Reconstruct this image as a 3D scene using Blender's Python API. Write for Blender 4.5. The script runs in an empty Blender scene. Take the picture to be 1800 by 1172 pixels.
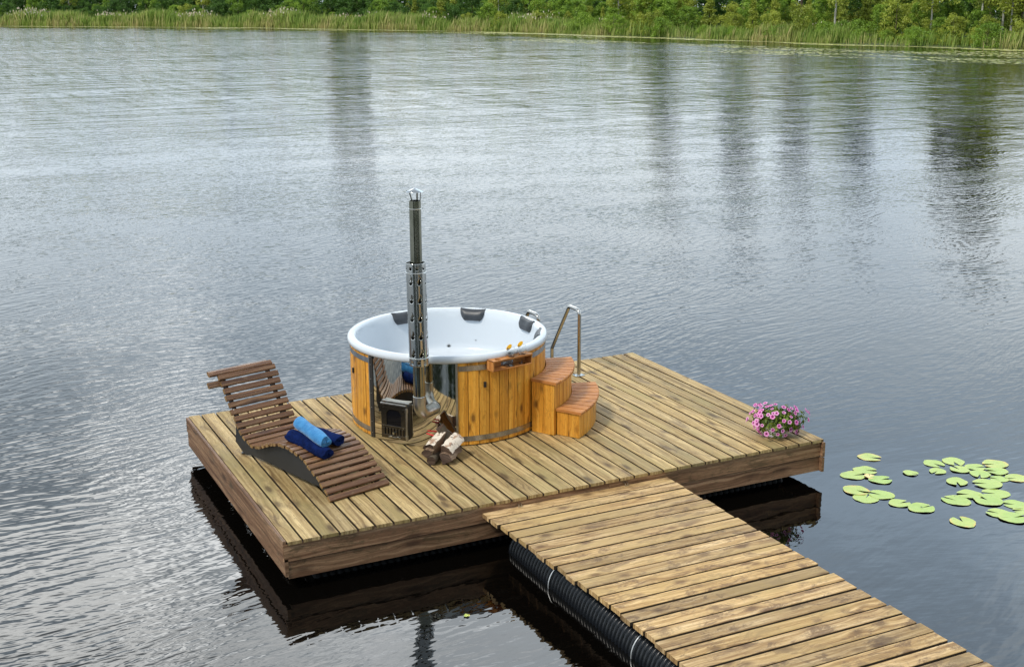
import bpy, math, random
import numpy as np
from mathutils import Vector, Matrix
random.seed(7); rng = np.random.default_rng(7)
R = math.radians
sc = bpy.context.scene
col = sc.collection
WZ = -0.43                      # water level; the deck top is z = 0
TC = Vector((2.3837, 2.2703, 0))  # centre of the hot tub
DL, DW = 5.25, 3.39

# ------------------------------------------------------------------ materials
class NT:
    def __init__(s, tree): s.t = tree; s.n = tree.nodes; s.l = tree.links
    def new(s, typ, **kw):
        nd = s.n.new(typ)
        for k, v in kw.items(): setattr(nd, k, v)
        return nd
    def put(s, sock, v):
        if isinstance(v, bpy.types.NodeSocket): s.l.new(v, sock)
        elif v is not None:
            if sock.type == 'RGBA' and len(v) == 3: v = (*v, 1)
            sock.default_value = v
    def math(s, op, a, b=None, c=None, clamp=False):
        nd = s.new('ShaderNodeMath', operation=op, use_clamp=clamp)
        s.put(nd.inputs[0], a); s.put(nd.inputs[1], b); s.put(nd.inputs[2], c)
        return nd.outputs[0]
    def vmath(s, op, a, b=None):
        nd = s.new('ShaderNodeVectorMath', operation=op)
        s.put(nd.inputs[0], a); s.put(nd.inputs[1], b)
        return nd.outputs['Value' if op in ('DOT_PRODUCT', 'LENGTH') else 'Vector']
    def noise(s, vec, scale=1.0, detail=3.0, rough=.55, dist=0.0, out='Fac'):
        nd = s.new('ShaderNodeTexNoise'); s.put(nd.inputs['Vector'], vec)
        nd.inputs['Scale'].default_value = scale; nd.inputs['Detail'].default_value = detail
        nd.inputs['Roughness'].default_value = rough; nd.inputs['Distortion'].default_value = dist
        return nd.outputs[out]
    def ramp(s, fac, stops, interp='LINEAR'):
        nd = s.new('ShaderNodeValToRGB'); s.put(nd.inputs[0], fac)
        cr = nd.color_ramp; cr.interpolation = interp
        while len(cr.elements) < len(stops): cr.elements.new(1.0)
        for e, (p, c) in zip(cr.elements, stops):
            e.position = p
            e.color = (c, c, c, 1) if isinstance(c, (int, float)) else (*c, 1)
        return nd.outputs[0]
    def mix(s, fac, a, b, blend='MIX'):
        nd = s.new('ShaderNodeMix', data_type='RGBA', blend_type=blend)
        s.put(nd.inputs[0], fac); s.put(nd.inputs[6], a); s.put(nd.inputs[7], b)
        return nd.outputs[2]
    def maprange(s, v, a, b, c, d, smooth=True):
        nd = s.new('ShaderNodeMapRange', interpolation_type='SMOOTHSTEP' if smooth else 'LINEAR')
        for i, x in enumerate((v, a, b, c, d)): s.put(nd.inputs[i], x)
        return nd.outputs[0]
    def scale(s, v, x, y, z=1.0): return s.vmath('MULTIPLY', v, (x, y, z))
    def attr(s, name, out='Fac'):
        nd = s.new('ShaderNodeAttribute'); nd.attribute_name = name; return nd.outputs[out]
    def bump(s, h, strength=.5, dist=.01):
        nd = s.new('ShaderNodeBump'); s.put(nd.inputs['Height'], h)
        s.put(nd.inputs['Strength'], strength); s.put(nd.inputs['Distance'], dist); return nd.outputs[0]

def mat(name):
    m = bpy.data.materials.new(name); m.use_nodes = True
    t = NT(m.node_tree); b = m.node_tree.nodes['Principled BSDF']
    return m, t, b
def setb(t, b, **kw):
    names = dict(color='Base Color', rough='Roughness', metal='Metallic', ior='IOR', normal='Normal', spec='Specular IOR Level',
                 trans='Transmission Weight', sheen='Sheen Weight', coat='Coat Weight', sub='Subsurface Weight')
    for k, v in kw.items(): t.put(b.inputs[names[k]], v)

def wood(name, dark, mid, light, stain=(.05, .035, .02), stain_amt=.6, stain_pos=.55, knot=(.06, .03, .015), knot_amt=.6,
         green=None, vary=.25, rough=.65, bump=.5, fine=.35, spots=0.0, spec=.4, ks=(2.1, 6.8), gs=.7, ss=(3.2, 11)):
    m, t, b = mat(name)
    uv = t.new('ShaderNodeUVMap'); uv.uv_map = 'UVMap'
    rnd = t.attr('rnd')
    off = t.new('ShaderNodeCombineXYZ')
    t.put(off.inputs[0], t.math('MULTIPLY', rnd, 53.7)); t.put(off.inputs[1], t.math('MULTIPLY', rnd, 17.3)); t.put(off.inputs[2], t.math('MULTIPLY', rnd, 91.0))
    P = t.vmath('ADD', uv.outputs[0], off.outputs[0])
    # knots: rare, bend the grain round them
    vor = t.new('ShaderNodeTexVoronoi'); t.put(vor.inputs['Vector'], t.scale(P, *ks)); vor.inputs['Scale'].default_value = 1.0
    kd = vor.outputs['Distance']
    kring = t.maprange(kd, .0, .55, 1.0, 0.0)
    kcore = t.maprange(kd, .10, .19, 1.0, 0.0)
    w = t.noise(t.scale(P, 1.3, 3.0), 1.0, 2.0)
    wv = t.math('ADD', t.math('MULTIPLY', t.math('SUBTRACT', w, .5), .03), t.math('MULTIPLY', kring, .035))
    wc = t.new('ShaderNodeCombineXYZ'); t.put(wc.inputs[1], wv)
    Q = t.vmath('ADD', P, wc.outputs[0])
    g1 = t.noise(t.scale(Q, gs, 36), 1.0, 5.0, .66)
    g2 = t.noise(t.scale(Q, 6, 120), 1.0, 3.0, .7)
    base = t.ramp(g1, [(.34, dark), (.49, mid), (.63, light)])
    base = t.mix(t.math('MULTIPLY', t.maprange(g2, .38, .62, 1.0, 0.0), fine), base, dark)
    # weather stains drawn out along the board
    s1 = t.noise(t.scale(P, *ss), 1.0, 8.0, .78, .6)
    sf = t.math('MULTIPLY', t.maprange(s1, stain_pos, stain_pos + .13, 0.0, 1.0), stain_amt)
    base = t.mix(sf, base, stain)
    d1 = t.noise(t.scale(P, 22, 60), 1.0, 4.0, .7)
    base = t.mix(t.math('MULTIPLY', t.maprange(d1, .52, .70, 0.0, 1.0), .45), base, stain)
    if green:
        gn = t.noise(t.scale(P, .9, 3.0, 1.0), 1.0, 3.0, .6)
        base = t.mix(t.maprange(gn, .48, .68, 0.0, .7), base, green)
    base = t.mix(t.math('MULTIPLY', kcore, knot_amt), base, knot)
    base = t.mix(t.math('MULTIPLY', t.maprange(kd, .17, .30, 1.0, 0.0), .35), base, knot)
    wn = t.new('ShaderNodeTexWhiteNoise', noise_dimensions='1D'); t.put(wn.inputs['W'], t.math('MULTIPLY', rnd, 997.0))
    val = t.math('ADD', t.math('MULTIPLY', wn.outputs['Value'], vary * 2), 1.0 - vary)
    vc = t.new('ShaderNodeCombineColor')
    wn2 = t.new('ShaderNodeTexWhiteNoise', noise_dimensions='1D'); t.put(wn2.inputs['W'], t.math('MULTIPLY', rnd, 431.0))
    hb = t.math('MULTIPLY', t.math('SUBTRACT', wn2.outputs['Value'], .5), vary * .5)
    t.put(vc.inputs[0], t.math('ADD', val, t.math('MULTIPLY', hb, .3))); t.put(vc.inputs[1], val); t.put(vc.inputs[2], t.math('SUBTRACT', val, hb))
    base = t.mix(1.0, base, vc.outputs[0], 'MULTIPLY')
    if spots:
        v2 = t.new('ShaderNodeTexVoronoi'); t.put(v2.inputs['Vector'], P); v2.inputs['Scale'].default_value = 9.0
        sep = t.new('ShaderNodeSeparateColor'); t.put(sep.inputs[0], v2.outputs['Color'])
        sp = t.math('MULTIPLY', t.maprange(v2.outputs['Distance'], .05, .09, 1.0, 0.0), t.math('GREATER_THAN', sep.outputs[0], 1 - spots))
        base = t.mix(sp, base, (.75, .72, .6))
    h = t.math('ADD', t.math('MULTIPLY', g1, .6), t.math('ADD', t.math('MULTIPLY', g2, .4), t.math('MULTIPLY', kcore, .3)))
    setb(t, b, color=base, rough=t.maprange(s1, .3, .7, rough + .08, rough - .1), spec=spec, normal=t.bump(h, bump, .004))
    return m

M = {}
M['deck'] = wood('deck_wood', (.21, .132, .052), (.42, .295, .128), (.60, .445, .215), stain=(.13, .078, .033), stain_amt=.7, stain_pos=.52,
                 knot=(.055, .03, .014), green=(.30, .235, .095), vary=.2, rough=.7, spec=.3)
M['walk'] = wood('walkway_wood', (.24, .135, .052), (.45, .292, .125), (.66, .47, .245), stain=(.15, .085, .038), stain_amt=.85, stain_pos=.485,
                 knot=(.10, .05, .022), green=(.42, .29, .12), ks=(3.3, 6.2), gs=1.6, ss=(4.2, 9), vary=.24, rough=.7, spec=.3)
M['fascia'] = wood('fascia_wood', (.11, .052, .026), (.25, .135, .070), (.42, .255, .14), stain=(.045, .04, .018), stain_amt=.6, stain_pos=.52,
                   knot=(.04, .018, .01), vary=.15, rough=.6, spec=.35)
M['stave'] = wood('stained_pine', (.46, .18, .017), (.72, .315, .033), (.84, .43, .065), stain=(.26, .10, .012), stain_amt=.65, stain_pos=.54,
                  knot=(.075, .02, .004), ks=(4.4, 8.0), ss=(3.0, 7), vary=.14, rough=.42, bump=.3, spec=.5)
M['tread'] = wood('tread_wood', (.32, .115, .028), (.50, .205, .055), (.62, .29, .09), stain=(.22, .07, .02), stain_amt=.5, stain_pos=.55,
                  knot=(.15, .05, .015), knot_amt=.4, vary=.08, rough=.58, bump=.3, spec=.25)
M['slat'] = wood('brown_slat_wood', (.075, .030, .013), (.18, .084, .036), (.30, .165, .08), stain=(.26, .18, .10), stain_amt=.5, stain_pos=.56,
                 knot=(.04, .016, .008), vary=.2, rough=.42, bump=.35, spots=.12, spec=.5)
M['slat_end'] = wood('slat_end_wood', (.16, .085, .03), (.26, .15, .055), (.36, .23, .10), knot_amt=.1, vary=.15, rough=.6)
M['log'] = wood('split_log_wood', (.12, .07, .04), (.24, .15, .09), (.38, .26, .16), stain=(.05, .025, .015), stain_amt=.7, knot_amt=.3, vary=.3, rough=.8)
M['log_face'] = wood('orange_split_wood', (.30, .15, .05), (.5, .3, .12), (.6, .4, .2), stain=(.2, .1, .04), knot_amt=.3, vary=.1, rough=.8)
M['log_end'] = wood('dark_log_end', (.035, .02, .013), (.075, .045, .03), (.13, .085, .06), stain=(.02, .012, .008), knot_amt=.2, vary=.3, rough=.85)

M['gap_shade'] = wood('board_gap_shade', (.02, .013, .007), (.04, .026, .014), (.06, .04, .022), vary=.1, rough=.85)  # board sides near-black: shade of the gaps painted into the colour
def plain(name, color, rough=.5, metal=0.0, **kw):
    m, t, b = mat(name); setb(t, b, color=color, rough=rough, metal=metal, **kw); return m
def speck(name, c1, c2, scale, rough=.6, metal=0.0, bump=0.0, dist=.003, detail=4, lo=.35, hi=.65, **kw):
    m, t, b = mat(name); tc = t.new('ShaderNodeTexCoord').outputs['Object']
    n = t.noise(tc, scale, detail); setb(t, b, color=t.ramp(n, [(lo, c1), (hi, c2)]), rough=rough, metal=metal, **kw)
    if bump: setb(t, b, normal=t.bump(n, bump, dist))
    return m
def birch():
    m, t, b = mat('birch_bark'); uv = t.new('ShaderNodeUVMap'); uv.uv_map = 'UVMap'
    off = t.new('ShaderNodeCombineXYZ'); t.put(off.inputs[0], t.math('MULTIPLY', t.attr('rnd'), 31.0)); t.put(off.inputs[1], t.math('MULTIPLY', t.attr('rnd'), 17.0))
    P = t.vmath('ADD', uv.outputs[0], off.outputs[0])
    n = t.noise(t.scale(P, 60, 12), 1.0, 3.0); n2 = t.noise(t.scale(P, 13, 16), 1.0, 4.0, .6)
    c = t.mix(t.maprange(n2, .52, .60, 0, 1), (.74, .64, .52), (.42, .27, .18))
    c = t.mix(t.maprange(n, .60, .64, 0, 1), c, (.06, .035, .025))
    setb(t, b, color=c, rough=.65, normal=t.bump(n2, .4, .006)); return m
M['birch'] = birch()
M['tree_birch'] = speck('pale_bark', (.30, .28, .22), (.62, .60, .52), 3.0, rough=.8)
M['bark'] = speck('brown_bark', (.05, .035, .02), (.13, .10, .065), 4.0, rough=.9)
M['acrylic'] = plain('white_acrylic', (.60, .645, .69), .16, spec=.5)
M['steel'] = speck('polished_steel', (.52, .52, .50), (.60, .60, .58), 3.0, rough=.09, metal=1.0)
def mirror():
    m, t, b = mat('mirror_steel'); tc = t.new('ShaderNodeTexCoord').outputs['Object']
    n = t.noise(tc, 3.0, 1.0)
    setb(t, b, color=(.66, .63, .56), rough=.035, metal=1.0, normal=t.bump(n, .25, .006)); return m
M['mirror'] = mirror()
M['brushed'] = speck('brushed_steel', (.42, .42, .41), (.52, .52, .51), 30.0, rough=.3, metal=1.0)
M['flue'] = speck('flue_steel', (.20, .20, .15), (.32, .31, .25), 8.0, rough=.12, metal=1.0)
M['rail'] = speck('rail_steel', (.46, .44, .41), (.55, .53, .50), 8.0, rough=.16, metal=1.0)
def bandm():
    m, t, b = mat('band_steel'); uv = t.new('ShaderNodeUVMap'); uv.uv_map = 'UVMap'
    n = t.noise(t.scale(uv.outputs[0], 9, 3), 1.0, 3.0)
    setb(t, b, color=t.ramp(n, [(.35, (.26, .25, .24)), (.65, (.46, .47, .50))]), rough=.25, metal=.9, normal=t.bump(n, .35, .01)); return m
M['band'] = bandm()
M['iron'] = plain('black_iron', (.018, .017, .016), .45)
M['dark_steel'] = speck('sooty_steel', (.09, .08, .062), (.15, .13, .105), 6, rough=.24, metal=.9)
M['red'] = plain('red_handle', (.55, .02, .02), .4)
M['near_black'] = plain('near_black', (.004, .004, .004), .6)  # near-black for the wall behind the staves and the lily pad spot
M['glassdark'] = plain('stove_glass', (.006, .006, .008), .06)
M['rubber'] = speck('dark_foam', (.028, .032, .038), (.045, .05, .058), 14, rough=.42)
M['panel'] = speck('anthracite_panel', (.010, .011, .012), (.020, .021, .023), 3, rough=.5)
M['pipe'] = plain('black_plastic', (.006, .007, .009), .26, spec=.38)
M['foam'] = plain('float_black', (.006, .006, .007), .6)
M['white'] = plain('white_ceramic', (.74, .72, .78), .3)
M['strap'] = plain('steel_strap', (.65, .66, .66), .35, metal=.7)
M['grey_plastic'] = plain('grey_plastic', (.35, .36, .38), .3)
def towel(name, a, bcol, sh_=.3):
    m, t, b = mat(name); tc = t.new('ShaderNodeTexCoord').outputs['Object']
    n = t.noise(tc, 220, 2); n2 = t.noise(tc, 14, 3)
    setb(t, b, color=t.ramp(n2, [(.3, a), (.7, bcol)]), rough=.95, sheen=sh_, spec=.1,
         normal=t.bump(t.math('ADD', t.math('MULTIPLY', n, .4), t.math('MULTIPLY', n2, 1.6)), .8, .01)); return m
M['towel_blue'] = towel('light_blue_terry', (.03, .17, .40), (.065, .27, .54))
M['towel_navy'] = towel('navy_terry', (.002, .006, .036), (.005, .018, .10), 0.0)
m, t, b = mat('glass'); setb(t, b, color=(.97, .98, .98), rough=.01, ior=1.45, trans=1.0); M['glass'] = m
M['lemon'] = plain('orange_slice', (.95, .50, .02), .35)
M['cream'] = plain('garnish_rind', (.85, .62, .25), .5)

def leafm(name, a, c, d, trans=.35):
    m = bpy.data.materials.new(name); m.use_nodes = True; t = NT(m.node_tree); m.node_tree.nodes.clear()
    r = t.attr('rnd'); oi = t.new('ShaderNodeObjectInfo').outputs['Random']
    f = t.math('ADD', t.math('MULTIPLY', r, .72), t.math('MULTIPLY', oi, .28))
    cc = t.ramp(f, [(.1, a), (.5, c), (.95, d)])
    df = t.new('ShaderNodeBsdfDiffuse'); tr = t.new('ShaderNodeBsdfTranslucent'); gl = t.new('ShaderNodeBsdfGlossy')
    gl.inputs['Roughness'].default_value = .45; gl.inputs['Color'].default_value = (.6, .6, .6, 1)
    t.put(df.inputs[0], cc); t.put(tr.inputs[0], cc)
    mx = t.new('ShaderNodeMixShader'); mx.inputs[0].default_value = trans
    t.l.new(df.outputs[0], mx.inputs[1]); t.l.new(tr.outputs[0], mx.inputs[2])
    m2 = t.new('ShaderNodeMixShader'); m2.inputs[0].default_value = .04
    t.l.new(mx.outputs[0], m2.inputs[1]); t.l.new(gl.outputs[0], m2.inputs[2])
    o = t.new('ShaderNodeOutputMaterial'); t.l.new(m2.outputs[0], o.inputs[0]); return m
M['leaf_dark'] = leafm('dark_leaf', (.026, .065, .012), (.070, .155, .022), (.15, .27, .04))
M['leaf_tall'] = leafm('deep_green_leaf', (.012, .026, .010), (.026, .050, .016), (.05, .085, .025))  # darkest green, for the crowns of the tall trees
M['leaf_mid'] = leafm('mid_leaf', (.085, .16, .020), (.21, .34, .034), (.38, .52, .07))
M['leaf_yellow'] = leafm('yellow_green_leaf', (.13, .17, .020), (.30, .36, .045), (.50, .54, .08))
M['reed'] = leafm('reed_blade', (.09, .20, .032), (.28, .38, .07), (.58, .47, .23), .3)
M['plume'] = leafm('pale_plume', (.45, .36, .24), (.62, .50, .36), (.78, .70, .58), .2)
M['pot_leaf'] = leafm('petunia_leaf', (.06, .11, .015), (.18, .26, .03), (.40, .46, .07), .3)
M['petal'] = leafm('petal_pink', (.62, .07, .38), (.82, .24, .58), (.95, .62, .86), .3)
M['petal_in'] = plain('petal_throat', (.10, .006, .06), .6)
def lilym(name, c1, c2, edge):
    m, t, b = mat(name); uv = t.new('ShaderNodeUVMap'); uv.uv_map = 'UVMap'
    r = t.vmath('LENGTH', uv.outputs[0]); oi = t.new('ShaderNodeObjectInfo').outputs['Random']
    tc = t.new('ShaderNodeTexCoord').outputs['Object']
    offv = t.vmath('ADD', tc, t.vmath('MULTIPLY', (7.0, 3.0, 5.0), t.math('MULTIPLY', oi, 10.0)))
    n = t.noise(offv, 9, 4)
    c = t.ramp(n, [(.35, c1), (.65, c2)])
    e = t.math('MULTIPLY', t.maprange(r, .78, 1.0, 0, 1), t.maprange(n, .42, .58, 0, .9))
    c = t.mix(e, c, edge)
    su_ = t.new('ShaderNodeSeparateXYZ'); t.put(su_.inputs[0], uv.outputs[0])
    an_ = t.math('ARCTAN2', su_.outputs[1], su_.outputs[0]); vn_ = t.math('ABSOLUTE', t.math('SINE', t.math('MULTIPLY', an_, 8.0)))
    c = t.mix(t.maprange(vn_, 0.0, .22, .35, 0.0), c, (.20, .30, .05))
    c = t.mix(t.math('MULTIPLY', oi, .45), c, (.50, .55, .13))
    spx = t.noise(offv, 40, 2); c = t.mix(t.maprange(spx, .70, .74, 0, 1), c, (.12, .10, .03))
    setb(t, b, color=c, rough=.38, spec=.4, normal=t.bump(n, .5, .01)); return m
M['lily'] = lilym('lily_green', (.30, .44, .07), (.38, .52, .10), (.44, .50, .11))
M['lily_y'] = lilym('lily_yellowing', (.36, .47, .08), (.46, .53, .11), (.70, .42, .10))
m, t, b = mat('lily_far'); r = t.attr('rnd'); setb(t, b, color=t.ramp(r, [(.1, (.26, .30, .05)), (.6, (.48, .50, .12)), (1, (.75, .68, .42))]), rough=.5, spec=.3); M['lily_far'] = m

# ------------------------------------------------------------------ mesh builder
class MB:
    def __init__(s): s.v = []; s.f = []; s.uv = []; s.mi = []; s.r = []
    def face(s, idx, uvs, mi=0, r=0.0): s.f.append(idx); s.uv.extend(uvs); s.mi.append(mi); s.r.append(r)
    def quad(s, a, b, c, d, mi=0, r=0.0, uvs=((0, 0), (1, 0), (1, 1), (0, 1))):
        i = len(s.v); s.v += [tuple(a), tuple(b), tuple(c), tuple(d)]; s.face((i, i+1, i+2, i+3), uvs, mi, r)
    def extrude(s, prof, p0, p1, side, up, mi=0, r=None, mi_end=None, taper=1.0, nseg=1, jitter=0.0, mi_side=None):
        """prof: closed polygon of (side, up) offsets; swept straight from p0 to p1"""
        if r is None: r = random.random()
        p0, p1, side, up = Vector(p0), Vector(p1), Vector(side), Vector(up)
        n = len(prof); L = (p1 - p0).length; base = len(s.v)
        per = [0]
        for k in range(n): per.append(per[-1] + math.dist(prof[k], prof[(k+1) % n]))
        for g in range(nseg + 1):
            q = g / nseg; p = p0.lerp(p1, q); tp = 1 + (taper - 1) * q
            for a, b2 in prof:
                s.v.append(tuple(p + side * a * tp + up * (b2 * tp + (random.uniform(-jitter, jitter) if jitter else 0))))
        flip = side.cross(up).dot(p1 - p0) < 0
        for g in range(nseg):
            for k in range(n):
                k2 = (k + 1) % n; a = base + g * n; c = a + n
                idx = (a + k, a + k2, c + k2, c + k)
                u0, u1 = L * g / nseg, L * (g + 1) / nseg
                uvs = ((u0, per[k]), (u0, per[k+1]), (u1, per[k+1]), (u1, per[k]))
                if flip: idx = idx[::-1]; uvs = uvs[::-1]
                s.face(idx, uvs, mi_side if (mi_side is not None and k in (0, 4)) else mi, r)
        e0 = tuple(base + k for k in range(n))[::-1]; e1 = tuple(base + nseg * n + k for k in range(n))
        uv0 = [(prof[k][1] * .6, prof[k][0] * 1.5) for k in range(n)]
        if flip: s.face(e0[::-1], uv0, mi if mi_end is None else mi_end, r); s.face(e1[::-1], uv0[::-1], mi if mi_end is None else mi_end, r)
        else: s.face(e0, uv0[::-1], mi if mi_end is None else mi_end, r); s.face(e1, uv0, mi if mi_end is None else mi_end, r)
    def board(s, p0, p1, w, th, up=(0, 0, 1), ch=.003, **kw):
        """board from p0 to p1, centred across, p0/p1 on its TOP face"""
        d = (Vector(p1) - Vector(p0)).normalized(); up = Vector(up); side = d.cross(up).normalized(); up = side.cross(d).normalized()
        h = w / 2
        prof = [(-h, -th + ch), (-h, -ch), (-h + ch, 0), (h - ch, 0), (h, -ch), (h, -th + ch), (h - ch, -th), (-h + ch, -th)]
        s.extrude(prof, p0, p1, side, up, **kw)
    def box(s, c, ax, ay, az, mi=0, r=None, ch=.002):
        """box centred on c, half-extent vectors; the length is ax"""
        c, ax, ay, az = map(Vector, (c, ax, ay, az)); a, h = ay.length, az.length; ch = min(ch, a * .4, h * .4)
        prof = [(-a, -h + ch), (-a, h - ch), (-a + ch, h), (a - ch, h), (a, h - ch), (a, -h + ch), (a - ch, -h), (-a + ch, -h)]
        s.extrude(prof, c - ax, c + ax, ay.normalized(), az.normalized(), mi=mi, r=r)
    def tube(s, pts, rad, seg=12, mi=0, r=0.0, caps=True, closed=False):
        pts = [Vector(p) for p in pts]; n = len(pts); rads = rad if isinstance(rad, (list, tuple)) else [rad] * n
        base = len(s.v); prev = None; acc = 0
        for i, p in enumerate(pts):
            tn = (pts[min(i+1, n-1)] - pts[max(i-1, 0)]).normalized()
            if closed: tn = (pts[(i+1) % n] - pts[i-1]).normalized()
            if prev is None: x = tn.orthogonal().normalized()
            else: x = (prev - tn * prev.dot(tn)).normalized()
            prev = x; y = tn.cross(x)
            for k in range(seg):
                a = 2 * math.pi * k / seg; s.v.append(tuple(p + (x * math.cos(a) + y * math.sin(a)) * rads[i]))
        for i in range(n if closed else n - 1):
            j = (i + 1) % n; d = (pts[j] - pts[i]).length
            for k in range(seg):
                k2 = (k + 1) % seg; a, c = base + i * seg, base + j * seg; q = 2 * math.pi * rads[i] / seg
                s.face((a+k, a+k2, c+k2, c+k), ((acc, k*q), (acc, (k+1)*q), (acc+d, (k+1)*q), (acc+d, k*q)), mi, r)
            acc += d
        if caps and not closed:
            s.face(tuple(base + k for k in range(seg))[::-1], [(0, 0)] * seg, mi, r)
            s.face(tuple(base + (n-1) * seg + k for k in range(seg)), [(0, 0)] * seg, mi, r)
    def lathe(s, prof, c=(0, 0, 0), seg=64, a0=0, a1=360, mi=0, r=0.0, close=False):
        """prof: (radius, z) list turned round the vertical through c"""
        base = len(s.v); full = abs(a1 - a0) >= 360; n = len(prof); m = seg if full else seg + 1
        for k in range(m):
            a = R(a0 + (a1 - a0) * k / seg)
            for (q, z) in prof: s.v.append((c[0] + q * math.cos(a), c[1] + q * math.sin(a), c[2] + z))
        acc = [0]
        for k in range(n - 1): acc.append(acc[-1] + math.dist(prof[k], prof[k+1]))
        for k in range(seg):
            k2 = (k + 1) % m; ang = R((a1 - a0) / seg)
            rng_ = range(n) if close else range(n - 1)
            for i in rng_:
                j = (i + 1) % n; q = max(prof[i][0], .01)
                u0, u1 = k * ang * q, (k+1) * ang * q; v0 = acc[i]; v1 = acc[j] if j else acc[i] + .02
                s.face((base+k*n+i, base+k2*n+i, base+k2*n+j, base+k*n+j), ((u0, v0), (u1, v0), (u1, v1), (u0, v1)), mi, r)
        if close and not full:
            s.face(tuple(base + i for i in range(n)), [(prof[i][0], prof[i][1]) for i in range(n)], mi, r)
            s.face(tuple(base + (m-1)*n + i for i in range(n))[::-1], [(prof[i][0], prof[i][1]) for i in range(n)][::-1], mi, r)
    def build(s, name, mats, parent=None, smooth=35, loc=None):
        me = bpy.data.meshes.new(name); me.from_pydata(s.v, [], s.f)
        uvl = me.uv_layers.new(name='UVMap'); uvl.data.foreach_set('uv', np.array(s.uv, dtype=np.float32).ravel())
        at = me.attributes.new('rnd', 'FLOAT', 'FACE'); at.data.foreach_set('value', np.array(s.r, dtype=np.float32))
        if not isinstance(mats, (list, tuple)): mats = [mats]
        for mm in mats: me.materials.append(M[mm] if isinstance(mm, str) else mm)
        me.polygons.foreach_set('material_index', np.array(s.mi, dtype=np.int32))
        if smooth:
            me.shade_smooth() if hasattr(me, 'shade_smooth') else None
            me.set_sharp_from_angle(angle=R(smooth))
        me.update()
        o = bpy.data.objects.new(name, me); col.objects.link(o)
        if parent is not None: o.parent = parent; 
        if loc is not None: o.location = loc
        return o

def recentre(o, loc):
    """put the object's origin at loc without moving its mesh"""
    o.data.transform(Matrix.Translation(-Vector(loc))); o.location = loc
def tag(o, label=None, cat=None, group=None, kind=None):
    if label: o['label'] = label
    if cat: o['category'] = cat
    if group: o['group'] = group
    if kind: o['kind'] = kind
    return o
def empty(name, loc, label, cat, group=None):
    o = bpy.data.objects.new(name, None); col.objects.link(o); o.location = loc; o.empty_display_size = .1
    return tag(o, label, cat, group)
def adopt(root):
    """parts were modelled in world coordinates: cancel the root's location"""
    L = Vector(root.location)
    for c in list(root.children):
        if c.type == 'MESH' and not c.get('_a'): c.location = Vector(c.location) - L
def copy_tree(o, parent=None):
    c = o.copy(); col.objects.link(c); c.parent = parent
    for ch in o.children: copy_tree(ch, c)
    return c
def pol(r, a, z=0.0): return Vector((TC.x + r * math.cos(R(a)), TC.y + r * math.sin(R(a)), z))

# ------------------------------------------------------------------ floating deck
deck = empty('floating_deck', (0, 0, 0), 'large weathered plank deck floating on black pipes, carrying the hot tub', 'deck')
mb = MB(); n = 35; pit = DL / n
for i in range(n):
    x = (i + .5) * pit
    w = pit - random.uniform(.014, .021)
    x0 = x + (.012 if i == 0 else 0)
    if i == 0: w -= .022
    e0 = -.010 - random.uniform(0, .007); e1 = DW + random.uniform(0, .008)
    z = random.uniform(-.002, .001)
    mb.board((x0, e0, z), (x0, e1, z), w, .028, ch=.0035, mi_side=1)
mb.build('deck_boards', ['deck', 'gap_shade'], deck)
def fboard(p0, p1, nrm, h=.142):
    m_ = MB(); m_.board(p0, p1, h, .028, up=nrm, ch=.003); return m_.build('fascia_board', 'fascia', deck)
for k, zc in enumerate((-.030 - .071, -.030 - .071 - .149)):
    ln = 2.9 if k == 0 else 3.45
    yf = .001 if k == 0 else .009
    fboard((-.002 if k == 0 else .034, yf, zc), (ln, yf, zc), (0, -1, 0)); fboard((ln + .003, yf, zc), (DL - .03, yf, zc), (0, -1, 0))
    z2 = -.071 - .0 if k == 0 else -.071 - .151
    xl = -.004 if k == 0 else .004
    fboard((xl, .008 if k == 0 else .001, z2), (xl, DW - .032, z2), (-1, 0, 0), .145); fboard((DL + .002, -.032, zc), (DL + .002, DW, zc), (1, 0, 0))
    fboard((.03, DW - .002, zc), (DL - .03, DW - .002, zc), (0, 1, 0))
mb = MB()
for yy in (.05, .6, 1.2, 1.8, 2.4, 3.0, 3.32): mb.box((DL / 2, yy, -.105), (DL / 2 - .04, 0, 0), (0, .022, 0), (0, 0, .074))
mb.build('joists', 'foam', deck)
def corr_pipe(p0, p1, rad, pitch=.062, depth=.014, seg=28):
    p0, p1 = Vector(p0), Vector(p1); L = (p1 - p0).length; k = int(L / pitch); pts = []; rr = []
    pts.append(p0 - (p1 - p0).normalized() * .001); rr.append(rad * .02)
    for i in range(k):
        for q, dr in ((.0, -depth), (.22, 0), (.38, .004), (.62, .004), (.78, 0), (1.0, -depth)):
            if q == 1.0 and i < k - 1: continue
            pts.append(p0.lerp(p1, (i + q) / k)); rr.append(rad + dr)
    pts.append(p1 + (p1 - p0).normalized() * .001); rr.append(rad * .02)
    m_ = MB(); m_.tube(pts, rr, seg); return m_
M['pipe_dull'] = plain('dull_black_plastic', (.004, .004, .005), .55, spec=.2)
for yy in (.36, 1.7, 3.02): corr_pipe((.28, yy, -.54), (4.93, yy, -.54), .235).build('float_pipe', 'pipe_dull', deck)

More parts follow.
